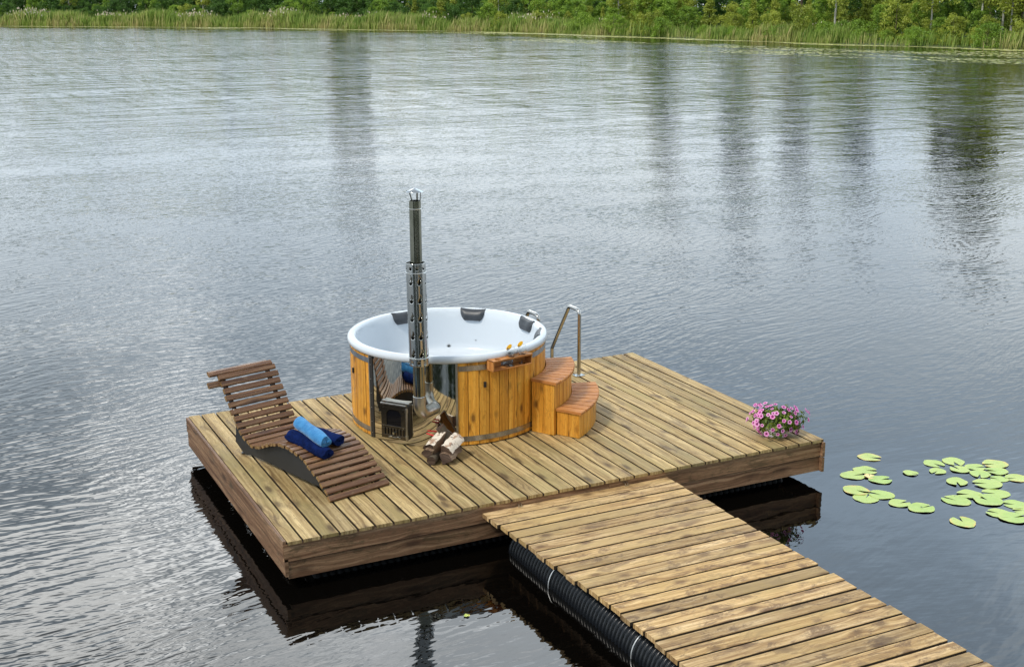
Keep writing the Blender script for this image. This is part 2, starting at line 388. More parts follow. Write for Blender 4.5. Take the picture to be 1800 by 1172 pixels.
# ------------------------------------------------------------------ walkway
WT = -.080
walk = empty('walkway', (2.6, -.5, WT), 'pale weathered plank walkway running from the deck to the lower edge of the photo', 'walkway')
mb = MB(); wp = .1455; y = -.004
for i in range(48):
    w = wp - random.uniform(.014, .022); xa = 1.688 + .100 * min(1, -y / 1.8) + random.uniform(-.008, .012); xb = 3.492 + .012 * -y + random.uniform(-.012, .012)
    z = WT + random.uniform(-.003, .003); dy = random.uniform(-.002, .002)
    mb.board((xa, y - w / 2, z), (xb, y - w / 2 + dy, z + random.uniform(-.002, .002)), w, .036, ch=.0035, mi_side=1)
    y -= wp
YEND = y
mb.build('walkway_boards', ['walk', 'gap_shade'], walk)
mb = MB()
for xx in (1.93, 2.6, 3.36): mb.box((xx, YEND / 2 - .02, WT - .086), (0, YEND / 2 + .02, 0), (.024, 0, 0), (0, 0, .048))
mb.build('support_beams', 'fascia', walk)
for xx in (2.05, 3.17):
    fp = corr_pipe((xx, -.10, -.415), (xx, YEND, -.415), .178, pitch=.046, depth=.016).build('float_pipe', 'pipe', walk)
    for yy in (-.83, -2.06, -3.4):
        m_ = MB(); m_.tube([(xx + .186 * math.cos(R(a)), yy, -.415 + .186 * math.sin(R(a))) for a in range(0, 360, 12)], .006, 6, closed=True)
        m_.build('strap', 'strap', fp)
for (xx, yy) in ((2.02, -.035), (3.06, -.03)):
    m_ = MB()
    for dx in (-.012, .012): m_.tube([(xx + dx, yy, WT - .005), (xx + dx, yy, WT + .028), (xx + dx, yy + .028, WT + .03)], .0045, 8)
    m_.build('eye_bolt', 'brushed', walk)
for c in walk.children: c.location = -Vector(walk.location)

# ------------------------------------------------------------------ hot tub
RB = .963; HZ = .876
tub = empty('hot_tub', TC, 'round hot tub with orange pine staves, white shell and wood stove', 'hot tub')
def P(o): o.location = Vector(o.location) - Vector(tub.location) ; return o
mb = MB(); step = 6.3
k0 = -108.9; nst = int(round((360 - 53.1) / step)); st = (360 - 53.1) / nst
for i in range(nst):
    a0 = k0 + i * st + .19; a1 = k0 + (i + 1) * st - .19; r = random.random(); base = len(mb.v); nn = 4
    rr = RB + random.uniform(-.0015, .0015)
    for zz in (.012, .815):
        for k in range(nn):
            a = a0 + (a1 - a0) * k / (nn - 1); q = rr - (.003 if k in (0, nn - 1) else 0); mb.v.append(tuple(pol(q, a, zz)))
        for k in range(nn):
            a = a1 - (a1 - a0) * k / (nn - 1); mb.v.append(tuple(pol(rr - .028, a, zz)))
    N = nn * 2
    for k in range(N):
        k2 = (k + 1) % N; u = k * .035
        mb.face((base+k, base+k2, base+N+k2, base+N+k), ((0, u), (0, u+.035), (.8, u+.035), (.8, u)), 0, r)
    mb.face(tuple(base + k for k in range(N))[::-1], [(0, 0)] * N, 0, r); mb.face(tuple(base + N + k for k in range(N)), [(0, 0)] * N, 0, r)
P(mb.build('staves', 'stave', tub, smooth=25))
mb = MB(); mb.lathe([(RB - .034, .0), (RB - .034, .82)], TC, 96); P(mb.build('inner_wall', 'near_black', tub))
mb = MB()
prof = [(.935, .800), (.975, .806), (.984, .818), (.9862, .838), (.982, .858), (.968, .871), (.945, .8765), (.922, .8735), (.905, .862), (.895, .840),
        (.885, .76), (.872, .62), (.862, .52), (.855, .47), (.84, .445), (.80, .43), (.56, .42), (.53, .405), (.515, .37), (.49, .12), (.46, .09), (.0, .08)]
mb.lathe(prof, TC, 128); P(mb.build('tub_shell', 'acrylic', tub, smooth=60))
for z0, z1 in ((.728, .776), (.048, .096)):
    mb = MB(); mb.lathe([(RB + .0005, z0), (RB + .0045, z0), (RB + .0045, z1), (RB + .0005, z1)], TC, 90, k0 + 1, k0 + 305.5, close=True); P(mb.build('metal_band', 'band', tub))
# mirror panel with its frame strips
mb = MB(); mb.lathe([(RB + .003, .004), (RB + .003, .812)], TC, 40, -160.6, -109.2); pan = P(mb.build('steel_panel', 'mirror', tub, smooth=60))
for a0, a1, mt in ((-163.2, -160.4, 'iron'), (-109.6, -108.4, 'brushed'), (-163.9, -163.2, 'brushed')):
    mb = MB(); mb.lathe([(RB - .002, .004), (RB + .009, .004), (RB + .009, .812), (RB - .002, .812)], TC, 3, a0, a1, close=True)
    o = mb.build('edge_strip', mt, tub); P(o)
for zz in (.05, .16, .30, .44, .58, .72, .79):
    for a in (-162.0, -109.0): mb = MB(); mb.tube([pol(RB + .008, a, zz), pol(RB + .0125, a, zz)], .005, 8); P(mb.build('rivet', 'brushed', tub))
# soft head pads on the inside of the rim
def pad(ac, w, top=.868, h=.115, nm='head_pad'):
    m_ = MB(); nx, nz = 13, 9; base = len(m_.v)
    for j in range(nz):
        v = j / (nz - 1); wid = w * (1 - .32 * v ** 2.2) * (1 if j < nz - 1 else .93)
        for i in range(nx):
            u = i / (nx - 1) * 2 - 1; a = ac + math.degrees(u * wid / 2 / .89)
            e = (1 - abs(u) ** 4) * (1 - abs(2 * v - 1) ** 5); th = .004 + .030 * e ** .6
            z = top - v * h; rr = .912 - min(v * 2.5, 1) * .022 - v * .012
            m_.v.append(tuple(pol(rr - th, a, z + (.012 * (1 - v * 3) if v < .33 else 0) - .010 * (1 - abs(u) ** 2) * (1 - v))))
    for j in range(nz - 1):
        for i in range(nx - 1):
            a = base + j * nx + i; m_.face((a, a + 1, a + nx + 1, a + nx), ((0, 0),) * 4, 0, 0)
    bb = len(m_.v); ring = [base + i for i in range(nx)] + [base + j * nx + nx - 1 for j in range(1, nz)] + [base + (nz-1) * nx + i for i in range(nx - 2, -1, -1)] + [base + j * nx for j in range(nz - 2, 0, -1)]
    back = []
    for q in ring:
        p = Vector(m_.v[q]); d = (p - TC); d.z = 0; p2 = p + d.normalized() * .02; back.append(len(m_.v)); m_.v.append(tuple(p2))
    for k in range(len(ring)):
        k2 = (k + 1) % len(ring); m_.face((ring[k2], ring[k], back[k], back[k2]), ((0, 0),) * 4, 0, 0)
    m_.face(tuple(back), [(0, 0)] * len(back), 0, 0)
    P(m_.build(nm, 'rubber', tub, smooth=50))
for ac in (97.5, 49.3, 2.2, -31.0): pad(ac, .265)
for a, z, r in ((66, .476, .021), (46.7, .547, .007), (135.8, .60, .016), (112, .476, .021), (20, .476, .021)):
    rw = .858 + (z - .476) * .12; c = pol(rw, a, z); d = -(pol(1, a) - TC).normalized()
    m_ = MB(); m_.tube([c, c + d * .006], r, 16); j = P(m_.build('water_jet', 'brushed', tub))
    if r > .015:
        m_ = MB(); m_.tube([c + d * .006, c + d * .009], r * .5, 12); o = m_.build('nozzle', 'iron', j)
for a, z in ((-93.1, .585), (175.6, .57)):
    m_ = MB(); c = pol(RB, a, z); d = (pol(1, a) - TC).normalized(); tt = Vector((-d.y, d.x, 0))
    m_.box(c + d * .008, tt * .012, d * .008, Vector((0, 0, .026)), ch=.004); P(m_.build('vent_plug', 'iron', tub))

# firebox door, opens through the mirror panel
fa = -143.5; fn = (pol(1, fa) - TC).normalized(); ft = Vector((-fn.y, fn.x, 0)); UP = Vector((0, 0, 1))
FW, FH = .142, .165; fc = pol(1.005, fa, .225)
mb = MB()
mb.box(fc - fn * .030, ft * (FW - .004), fn * .030, UP * (FH - .004), ch=.003)
fb = P(mb.build('firebox', 'iron', tub))
mb = MB()                              # front plate with an arched window hole and slots is layered from strips
fo = fc + fn * .012
def pt(u, v, d=0.0): return fo + ft * u + UP * v + fn * d
def slab(m_, u0, u1, v0, v1, d0, d1, mi=0):
    m_.box(pt((u0+u1)/2, (v0+v1)/2, (d0+d1)/2), ft * ((u1-u0)/2), fn * ((d1-d0)/2), UP * ((v1-v0)/2), mi=mi, ch=.0015)
wl, wr, wb, wt = -.085, .075, -.040, .118
slab(mb, -FW, wl, wb, FH, -.012, 0); slab(mb, wr, FW, wb, FH, -.012, 0); slab(mb, wl, wr, wt, FH, -.012, 0)
sx = [-.100, -.066, -.032, .002, .036, .070, .104]
slab(mb, -FW, FW, -.064, wb, -.012, 0); slab(mb, -FW, FW, -FH, -.128, -.012, 0)
edges = [-FW] + [q for s_ in sx for q in (s_ - .007, s_ + .007)] + [FW]
for k in range(0, len(edges), 2): slab(mb, edges[k], edges[k+1], -.128, -.064, -.012, 0)
for sgn in (-1, 1):                    # rounded upper corners of the window
    cx, cz, rr = (wl + .055) if sgn < 0 else (wr - .055), wt - .055, .055
    for k in range(5):
        a0, a1 = R(90 * k / 5), R(90 * (k + 1) / 5)
        u0, v0, u1, v1 = cx + sgn * rr * math.cos(a0), cz + rr * math.sin(a0), cx + sgn * rr * math.cos(a1), cz + rr * math.sin(a1)
        mb.quad(pt(u0, v0, -.001), pt(u1, v1, -.001), pt(u1, wt + .001, -.001), pt(u0, wt + .001, -.001))
door = P(mb.build('stove_door', 'dark_steel', tub))
mb = MB(); mb.box(pt(0, .04, -.011), ft * .085, fn * .002, UP * .082); o = mb.build('door_glass', 'glassdark', door); o.location = (0, 0, 0)
mb = MB(); mb.tube([pt(FW - .004, -FH + .01, .004), pt(FW - .004, FH - .01, .004)], .010, 12)
for v in (-.13, .13): mb.tube([pt(FW - .004, v - .018, .004), pt(FW - .004, v + .018, .004)], .014, 12)
mb.build('hinge', 'brushed', door)
mb = MB(); slab(mb, -FW - .003, FW - .012, FH, FH + .014, -.016, .010); mb.build('top_trim', 'brushed', door)
for (u, v) in ((-.118, .128), (.098, .128), (-.118, -.045), (.098, -.045)): mb = MB(); mb.tube([pt(u, v, 0), pt(u, v, .005)], .0075, 10); mb.build('door_bolt', 'steel', door)
mb = MB(); slab(mb, -.062, .068, -.152, -.144, .002, .008); slab(mb, -.045, -.020, -.150, -.135, .004, .012); slab(mb, .03, .055, -.150, -.135, .004, .012)
mb.tube([pt(0, -.103, 0), pt(0, -.103, .022)], .011, 12); mb.build('damper_knob', 'steel', door)
mb = MB(); slab(mb, -FW - .002, FW + .008, FH + .022, FH + .030, -.055, -.020); P(mb.build('firebox_lip', 'brushed', tub))

# chimney
cx, cy = pol(1.195, -126.2).xy
def cc(z): return (cx, cy, z)
wa = -121.0; wp_ = pol(RB, wa, .385)
chim = MB()
pts = [wp_, wp_.lerp(Vector(cc(.385)), .35)]
b0 = Vector(cc(.385)); d_in = (b0 - wp_).normalized()
for k in range(7):
    a = R(90 * k / 6); pts.append(Vector(cc(.385)) - d_in * .10 + d_in * .10 * math.sin(a) + UP * (.0 + .10 * (1 - math.cos(a))))
pts += [Vector(cc(.50)), Vector(cc(.56))]
chim.tube(pts, .0565, 28); ch = P(chim.build('stove_elbow', 'brushed', tub, smooth=50))
mb = MB(); mb.lathe([(.061, -.006), (.061, .004), (.052, .005)], (0, 0, 0), 24)
o = mb.build('flange', 'brushed', ch); o.rotation_euler = (0, R(90), math.atan2(d_in.y, d_in.x)); o.location = wp_ + d_in * .008
fl = MB()
fl.lathe([(.0525, .55), (.0525, 2.34), (.049, 2.34), (.049, 2.0)], cc(0), 40); flue = P(fl.build('flue_pipe', 'flue', tub, smooth=60))
for z in (.565, 2.27):
    m_ = MB(); m_.tube([(cx + .0545 * math.cos(R(a)), cy + .0545 * math.sin(R(a)), z) for a in range(0, 360, 12)], .004, 6, closed=True); m_.build('seam_ring', 'steel', flue)
# perforated heat shield: flame-shaped holes cut through a thin cylinder
SR = .088; S0, S1 = .86, 1.795; lean = .012
def shield():
    nu, nz = 112, 190; rows = [S0 + (S1 - S0) * j / nz for j in range(nz + 1)]
    holes = []
    for row in range(5):
        zc = S0 + .115 + row * .165
        for c in range(7): holes.append((c / 7 + .02, zc + .0, 'f'))
    for c in range(9): holes.append((c / 9 + .04, S1 - .045, 'b')); holes.append((c / 9 + .02, S0 + .035, 'b'))
    def cut(u, z):
        for (hu, hz, k) in holes:
            du = ((u - hu + .5) % 1 - .5) * 2 * math.pi * SR; dz = z - hz
            if k == 'b':
                if abs(du) < .010 and abs(dz) < .013: return True
            else:
                if -.030 < dz < .0 and abs(du) < .016 * math.sqrt(max(0, 1 - ((dz + .012) / .02) ** 2)) + .001: return True
                if 0 <= dz < .050 and abs(du - .010 * math.sin(dz * 60)) < .013 * (1 - dz / .05) + .001: return True
        return False
    m_ = MB(); idx = {}
    def vid(i, j):
        i %= nu
        if (i, j) not in idx:
            a = 2 * math.pi * i / nu; z = rows[j]; off = lean * ((z - S0) / (S1 - S0) - .5)
            idx[(i, j)] = len(m_.v); m_.v.append((cx - off * .9 + SR * math.cos(a), cy + off * .4 + SR * math.sin(a), z))
        return idx[(i, j)]
    for i in range(nu):
        for j in range(nz):
            if not cut((i + .5) / nu, (rows[j] + rows[j+1]) / 2):
                m_.face((vid(i, j), vid(i+1, j), vid(i+1, j+1), vid(i, j+1)), ((0, 0),) * 4, 0, 0)
    return m_
sh = P(shield().build('heat_shield', 'steel', tub, smooth=60))
so = sh.modifiers.new('thick', 'SOLIDIFY'); so.thickness = .0015
for z in (S0 + .075, S1 - .085):
    off = lean * ((z - S0) / (S1 - S0) - .5)
    m_ = MB(); m_.tube([(cx - off * .9 + (SR + .003) * math.cos(R(a)), cy + off * .4 + (SR + .003) * math.sin(R(a)), z) for a in range(0, 360, 10)], .004, 6, closed=True); m_.build('clamp_ring', 'steel', sh)
capm = MB(); capm.lathe([(.0, 2.452), (.040, 2.436), (.076, 2.420), (.077, 2.417), (.040, 2.430), (.0, 2.444)], cc(0), 36)
M['cap'] = plain('pale_steel', (.50, .52, .53), .22, metal=1.0)
cap = P(capm.build('rain_cap', 'cap', tub, smooth=50))
m_ = MB()
cr = Vector((.896, -.443, 0)); 
for a, th_, bt in ((R(168), .010, .020), (R(-2), .002, .014), (R(70), .002, .014)):
    d = cr * math.cos(a) + Vector((cr.y * -1, cr.x, 0)) * math.sin(a); s_ = d.cross(UP)
    p0 = Vector(cc(2.335)) + d * .046 * (.55 if th_ > .005 else 1); p1 = Vector(cc(2.425)) + d * .052
    m_.box((p0 + p1) / 2, (p1 - p0) / 2, s_ * bt * .5, d * (.003 if th_ < .005 else .003))
m_.build('cap_struts', 'dark_steel', cap)

# drink shelf hung on the staves
sa0, sa1 = -91.8, -66.0; s0, s1 = pol(RB + .004, sa0), pol(RB + .004, sa1)
sd = (s1 - s0).normalized(); sn = Vector((sd.y, -sd.x, 0))
smid = (s0 + s1) / 2; sl = (s1 - s0).length / 2 + .012; off = .012
cs = smid + sn * off; dep = .105; tz, bz = .828, .728
holes = [(-.150, .066), (.005, .066), (.135, .066)]
mb = MB()
# top with three round holes: a grid with the cells inside the circles left out, holes ringed
gx, gy = 66, 16
def inh(u, v): return any((u - a) ** 2 + (v - b_) ** 2 < .027 ** 2 for a, b_ in holes)
for zt, flip in ((tz, False), (tz - .014, True)):
    for i in range(gx):
        for j in range(gy):
            u0, u1, v0, v1 = -sl + 2*sl*i/gx, -sl + 2*sl*(i+1)/gx, dep*j/gy, dep*(j+1)/gy
            if inh((u0+u1)/2, (v0+v1)/2): continue
            q = [cs + sd*u0 + sn*v0, cs + sd*u1 + sn*v0, cs + sd*u1 + sn*v1, cs + sd*u0 + sn*v1]
            q = [Vector((a.x, a.y, zt)) for a in q]; uvq = ((u0, v0), (u1, v0), (u1, v1), (u0, v1))
            if not flip: q = q[::-1]; uvq = uvq[::-1]
            mb.quad(*q, r=.3, uvs=uvq)
for a, b_ in holes:
    c = cs + sd*a + sn*b_; mb.lathe([(.0275, tz - .014), (.0275, tz + .0005), (.030, tz + .0008)], (c.x, c.y, 0), 24)
mb.box(Vector((*(cs + sn*(dep + .0)).xy, tz - .007)), sd * (sl + .001), sn * .0015, UP * .0072)
mb.box(Vector((*(cs + sn*(dep/2)).xy, bz + .006)), sd * sl, sn * dep/2, UP * .006)
mb.box(Vector((*(cs + sn*.005).xy, (tz + bz)/2 - .002)), sd * sl, sn * .005, UP * .036)
for sg in (-1, 1): mb.box(Vector((*(cs + sd*sg*(sl - .006) + sn*(dep/2)).xy, (tz + bz)/2)), UP * .0365, sd * .006, sn * (dep/2 - .001))
P(mb.build('drink_shelf', 'tread', tub))

# two balloon glasses standing in the shelf holes
for gi, (a, b_) in enumerate(holes[1:]):
    c = cs + sd*a + sn*b_; root = empty('wine_glass', (c.x, c.y, bz + .012), ('left' if gi == 0 else 'right') + ' one of two stemmed glasses with an orange slice, in the tub shelf', 'glass', 'stemmed glasses in the drink shelf')
    m_ = MB()
    m_.lathe([(.0, .002), (.031, .001), (.032, .003), (.010, .008), (.0035, .016), (.003, .060), (.0055, .070), (.020, .080), (.036, .103), (.041, .130), (.038, .158), (.033, .178),
              (.0318, .178), (.0368, .158), (.0395, .130), (.0345, .104), (.019, .0825), (.004, .074), (.0, .073)], (0, 0, 0), 28)
    m_.build('glass_body', 'glass', root, smooth=60)
    m_ = MB(); fd = Vector((.896, -.443, 0)); 
    q = [(.033 * math.cos(R(k * 18)), .026 * math.sin(R(k * 18))) for k in range(20)]
    ctr = -fd * .018 + UP * (.178 + gi * .008); nrm = Vector((-.5, -.85, .1)).normalized(); ux = (Vector((.7, -.3, .9))).normalized(); ux = (ux - nrm * ux.dot(nrm)).normalized(); uy = nrm.cross(ux)
    m_.extrude([(a_ * (1.0), b2 * .62) for a_, b2 in q], ctr, ctr + nrm * .004, ux, uy); gn = m_.build('garnish', 'lemon', root)
    m_ = MB(); m_.tube([ctr + nrm * .002 + ux * a_ * 1.0 + uy * b2 * .62 for a_, b2 in q], .002, 6, closed=True); m_.build('rind', 'cream', gn)

# ------------------------------------------------------------------ curved steps
stp = empty('tub_steps', pol(1.2, -38), 'two-tread curved wooden steps in orange pine against the right side of the tub', 'steps')
SA0, SA1 = -59.0, -17.0
def stepbox(r0, r1, z1, a0, a1, nw):
    m_ = MB(); w = .095; th = .022
    # outer curved wall
    arc = R(a1 - a0) * r1; k = int(round(arc / w))
    for i in range(k):
        b0_, b1_ = a0 + (a1 - a0) * i / k + .12, a0 + (a1 - a0) * (i + 1) / k - .12
        p0, p1, q1, q0 = pol(r1, b0_), pol(r1, b1_), pol(r1 - th, b1_), pol(r1 - th, b0_)
        mid_ = (p0 + p1) / 2; d = (p1 - p0).normalized(); nn_ = Vector((d.y, -d.x, 0))
        m_.board(Vector((*mid_.xy, .004)), Vector((*mid_.xy, z1)), (p1 - p0).length, th, up=nn_, ch=.002)
    # radial end walls
    for a, sg in ((a0, -1), (a1, 1)):
        d = (pol(1, a) - TC).normalized(); nn_ = Vector((-d.y, d.x, 0)) * sg; L = r1 - r0; k = nw; ww = L / k
        for i in range(k):
            c = pol(r0 + (i + .5) * ww, a); m_.board(Vector((*c.xy, .004)), Vector((*c.xy, z1)), ww - .003, th, up=nn_, ch=.002)
    return m_
P2 = lambda o: setattr(o, 'location', Vector(o.location) - Vector(stp.location))
P2(stepbox(RB + .012, 1.225, .508, SA0, SA1, 2).build('riser_box', 'stave', stp))
P2(stepbox(1.232, 1.472, .243, SA0 + 2.0, SA1 - 1.5, 2).build('riser_box', 'stave', stp))
def treadm(r0, r1, z0, z1, a0, a1, k):
    m_ = MB()
    dm = (pol(1, (a0 + a1) / 2) - TC).normalized()
    for i in range(k):
        b0_, b1_ = a0 + (a1 - a0) * i / k, a0 + (a1 - a0) * (i + 1) / k; g = .30; b0_ += g; b1_ -= g; r = random.random(); base = len(m_.v); N = 0
        outl = []
        for rr in (r0, r1):
            for t_ in (0, .5, 1) if rr == r1 else (1, .5, 0): outl.append((rr, b0_ + (b1_ - b0_) * t_))
        outl = [(r0, b0_), (r1, b0_), (r1, (b0_+b1_)/2), (r1, b1_), (r0, b1_), (r0, (b0_+b1_)/2)]
        N = len(outl)
        for (zz, ins) in ((z0, 0), (z1 - .006, 0), (z1, .005)):
            for (rr, a) in outl:
                q = rr - ins if rr == r1 else rr; m_.v.append(tuple(pol(q, a + (0.0), zz)))
        for lv in range(2):
            for q in range(N):
                q2 = (q + 1) % N; m_.face((base+lv*N+q, base+lv*N+q2, base+(lv+1)*N+q2, base+(lv+1)*N+q), ((0, 0), (.1, 0), (.1, .03), (0, .03)), 0, r)
        m_.face(tuple(base+2*N+q for q in range(N)), [(rr, R(a) * rr) for rr, a in outl], 0, r); m_.face(tuple(base+q for q in range(N))[::-1], [(0, 0)] * N, 0, r)
    return m_
P2(treadm(RB + .010, 1.255, .508, .534, SA0 - 1.0, SA1 + 1, 10).build('tread', 'tread', stp))
P2(treadm(1.230, 1.500, .243, .268, SA0 + 1.0, SA1 - .5, 9).build('tread', 'tread', stp))

# ------------------------------------------------------------------ swimming ladder
lad = empty('swim_ladder', (3.95, 3.0, 0), 'stainless steel ladder with bent handrails bolted at the back edge of the deck', 'ladder')
def fillet(pts, r, k=6):
    out = [Vector(pts[0])]
    for i in range(1, len(pts) - 1):
        p, a, b_ = Vector(pts[i]), Vector(pts[i-1]), Vector(pts[i+1]); da, db = (a - p).normalized(), (b_ - p).normalized(); rr = r[i] if isinstance(r, (list, tuple)) else r
        s, e = p + da * rr, p + db * rr
        for q in range(k + 1):
            t_ = q / k; out.append(s * (1-t_)**2 + p * 2*t_*(1-t_) + e * t_**2)
    out.append(Vector(pts[-1])); return out
for xx in (3.70, 4.205):
    m_ = MB(); m_.tube(fillet([(xx, 2.856, 0), (xx, 2.856, .742), (xx, 3.085, .742), (xx, 3.485, .165), (xx, 3.485, -1.0)], [0, .06, .04, .02, 0]), .021, 16)
    rl = m_.build('handrail', 'rail', lad, smooth=50); rl.location = -Vector(lad.location)
    m_ = MB(); m_.box((xx, 2.856, .004), (.055, 0, 0), (0, .045, 0), (0, 0, .004)); m_.lathe([(.030, .008), (.024, .016), (.021, .017)], (xx, 2.856, 0), 20); m_.build('flange', 'steel', rl)
    for dx, dy in ((-.04, -.03), (.04, -.03), (-.04, .03), (.04, .03)): m_ = MB(); m_.tube([(xx+dx, 2.856+dy, .008), (xx+dx, 2.856+dy, .012)], .006, 8); m_.build('bolt', 'brushed', rl)
for zz in (-.30, -.55, -.8):
    m_ = MB(); m_.box((3.9525, 3.485, zz), (.24, 0, 0), (0, .035, 0), (0, 0, .008)); o = m_.build('rung', 'rail', lad); o.location = -Vector(lad.location)

# ------------------------------------------------------------------ lounger
V = Vector((.96632, .25733, 0)); U = Vector((.25733, -.96632, 0)); P0 = Vector((.5678, .6182, 0))
LP = [(.011, .026), (-.049, .078), (-.110, .126), (-.175, .168), (-.240, .206), (-.305, .236), (-.370, .262), (-.440, .284), (-.516, .300), (-.590, .309), (-.660, .309), (-.730, .302), (-.818, .286),
      (-.899, .262), (-.974, .234), (-1.041, .206), (-1.101, .182), (-1.187, .160), (-1.262, .162), (-1.335, .184), (-1.398, .218), (-1.453, .263), (-1.505, .315), (-1.550, .372), (-1.597, .430),
      (-1.640, .487), (-1.680, .543), (-1.720, .600), (-1.760, .655), (-1.800, .706)]
def resample(pts, d0):
    P_ = [Vector((a, b_)) for a, b_ in pts]; out = [P_[0].copy()]; acc = 0
    for a, b_ in zip(P_, P_[1:]):
        L = (b_ - a).length; q = d0 - acc
        while q <= L: out.append(a.lerp(b_, q / L)); q += d0
        acc = (acc + L) % d0 if True else 0
        acc = L - (q - d0)
    return out
lounger = empty('sun_lounger', P0 + U * -.8, 'brown slatted wave-shaped wooden lounger with dark side panels, on the left of the deck', 'lounger')
PL = lambda o: setattr(o, 'location', Vector(o.location) - Vector(lounger.location))
LS = resample(LP, .0705)
tl = .597
mb = MB()
for i, p in enumerate(LS):
    a = LS[max(i-1, 0)]; b_ = LS[min(i+1, len(LS)-1)]; d = (b_ - a).normalized()          # towards the head
    nr = Vector((-d.y, d.x)); nr = nr if nr.y > 0 or True else -nr
    nrm = (U * (d.y) * 1.0 + UP * (-d.x))                  # surface normal: up and towards the foot on the back
    top = P0 + U * p.x + UP * p.y + nrm * .012; ext = 0
    j1, j2 = random.uniform(-.006, .006), random.uniform(-.006, .006)
    mb.board(top + V * (j1), top + V * (tl + j2), .052, .028, up=nrm, ch=.006, mi_end=1)
PL(mb.build('seat_slats', ['slat', 'slat_end'], lounger))
# head bar: two longer battens folded over the top
mb = MB(); p = LS[-1]; d = (LS[-1] - LS[-3]).normalized(); nrm = U * d.y + UP * (-d.x)
bp = P0 + U * (p.x) + UP * p.y
b1 = bp + (U * d.x + UP * d.y) * .052 + nrm * .006
mb.board(b1 - V * .080, b1 + V * (tl - .02), .050, .028, up=(nrm + UP * .9).normalized(), ch=.006, mi_end=1)
b2 = b1 + U * -.040 + UP * .006
mb.board(b2 - V * .065, b2 + V * (tl - .05), .050, .026, up=(UP * 1.0 + nrm * .1).normalized(), ch=.005, mi_end=1)
b3 = bp - (U * d.x + UP * d.y) * .045 - nrm * .022
mb.board(b3 - V * .105, b3 + V * .06, .058, .028, up=nrm, ch=.004, mi_end=1)
PL(mb.build('head_rest', ['slat', 'slat_end'], lounger))
# solid side panels, and curved ribs carrying the slats up the back
low = [(-.02, .012), (-.10, .012), (-.16, .055), (-.40, .050), (-.70, .045), (-1.10, .038), (-1.36, .028), (-1.40, .012), (-1.60, .012), (-1.635, .02)]
def side_poly(): 
    topc = [(p.x, p.y - .014) for p in LS]
    # offset top curve below the slats
    t2 = []
    for i, p in enumerate(LS):
        a = LS[max(i-1, 0)]; b_ = LS[min(i+1, len(LS)-1)]; d = (b_ - a).normalized(); t2.append((p.x - d.y * .0165 , p.y + d.x * .0165 if False else p.y - .0165 * (-d.x)))
    return t2
tcv = side_poly()
for v0 in (.055, tl - .075):
    m_ = MB(); th = .018
    kb = max(i for i, q in enumerate(tcv) if q[1] < .30 or q[0] > -1.40)
    body = [q for q in tcv[:kb + 1]]
    backw = []
    for i in range(kb + 1, len(tcv)):
        backw.append(tcv[i])
    back_edge = []
    for i in range(len(tcv) - 1, kb, -1):
        q = tcv[i]; a = LS[max(i-1, 0)]; b_ = LS[min(i+1, len(LS)-1)]; d = (b_ - a).normalized(); w_ = .055 + .035 * (1 - (i - kb) / (len(tcv) - kb)) 
        back_edge.append((q[0] - d.y * w_ if True else 0, q[1] + d.x * w_))
    def bot(s_):
        xs = [(-1.70, .0), (-1.60, .012), (-1.40, .010), (-1.36, .030), (-1.10, .040), (-.70, .046), (-.40, .052), (-.17, .058), (-.10, .012), (.03, .010)]
        for (a, za), (b_, zb) in zip(xs, xs[1:]):
            if a <= s_ <= b_: return za + (zb - za) * (s_ - a) / (b_ - a)
        return .01
    # strip of quads: seat part from the curve down to the lower edge
    secs = []
    for q in tcv[:kb + 1]: secs.append((q, (q[0], min(bot(q[0]), q[1] - .012))))
    rear = [(-1.50, .010), (-1.645, .006), (-1.600, .12), (-1.585, .24), (-1.60, .34)]
    kk = len(backw)
    for i, q in enumerate(backw):
        if i < 4:
            f = (i + 1) / 4; e = (-1.645 + .05 * f * (2 - f), .006 + f * .33)
        else:
            e = back_edge[len(back_edge) - 1 - i]
        secs.append((q, e))
    base = len(m_.v)
    for (a, b_) in secs:
        for vv in (v0, v0 + th):
            for q in (a, b_): m_.v.append(tuple(P0 + U * q[0] + UP * q[1] + V * vv))
    for i in range(len(secs) - 1):
        a = base + i * 4; b_ = a + 4
        for idx in ((a, b_, b_+1, a+1), (a+2, a+3, b_+3, b_+2), (a, a+2, b_+2, b_), (a+1, b_+1, b_+3, a+3)): m_.face(idx, ((0, 0),) * 4, 0, 0)
    for a, fl_ in ((base, 0), (base + (len(secs) - 1) * 4, 1)): m_.face((a, a+1, a+3, a+2) if not fl_ else (a, a+2, a+3, a+1), ((0, 0),) * 4, 0, 0)
    PL(m_.build('side_panel', 'panel', lounger, smooth=30))
for s_, v0 in ((-1.50, .064), (-.05, .064), (-1.50, tl - .066), (-.05, tl - .066)):
    m_ = MB(); c = P0 + U * s_ + V * v0; m_.lathe([(.0, 0), (.020, 0), (.020, .012), (.0, .012)], (c.x, c.y, 0), 14); PL(m_.build('foot_pad', 'grey_plastic' if s_ > -1 else 'iron', lounger))
for s_, zz in ((-1.30, .10), (-.6, .18)):
    m_ = MB(); c0 = P0 + U * s_ + UP * zz + V * .07; m_.tube([c0, c0 + V * (tl - .14)], .012, 10); PL(m_.build('cross_bar', 'panel', lounger))

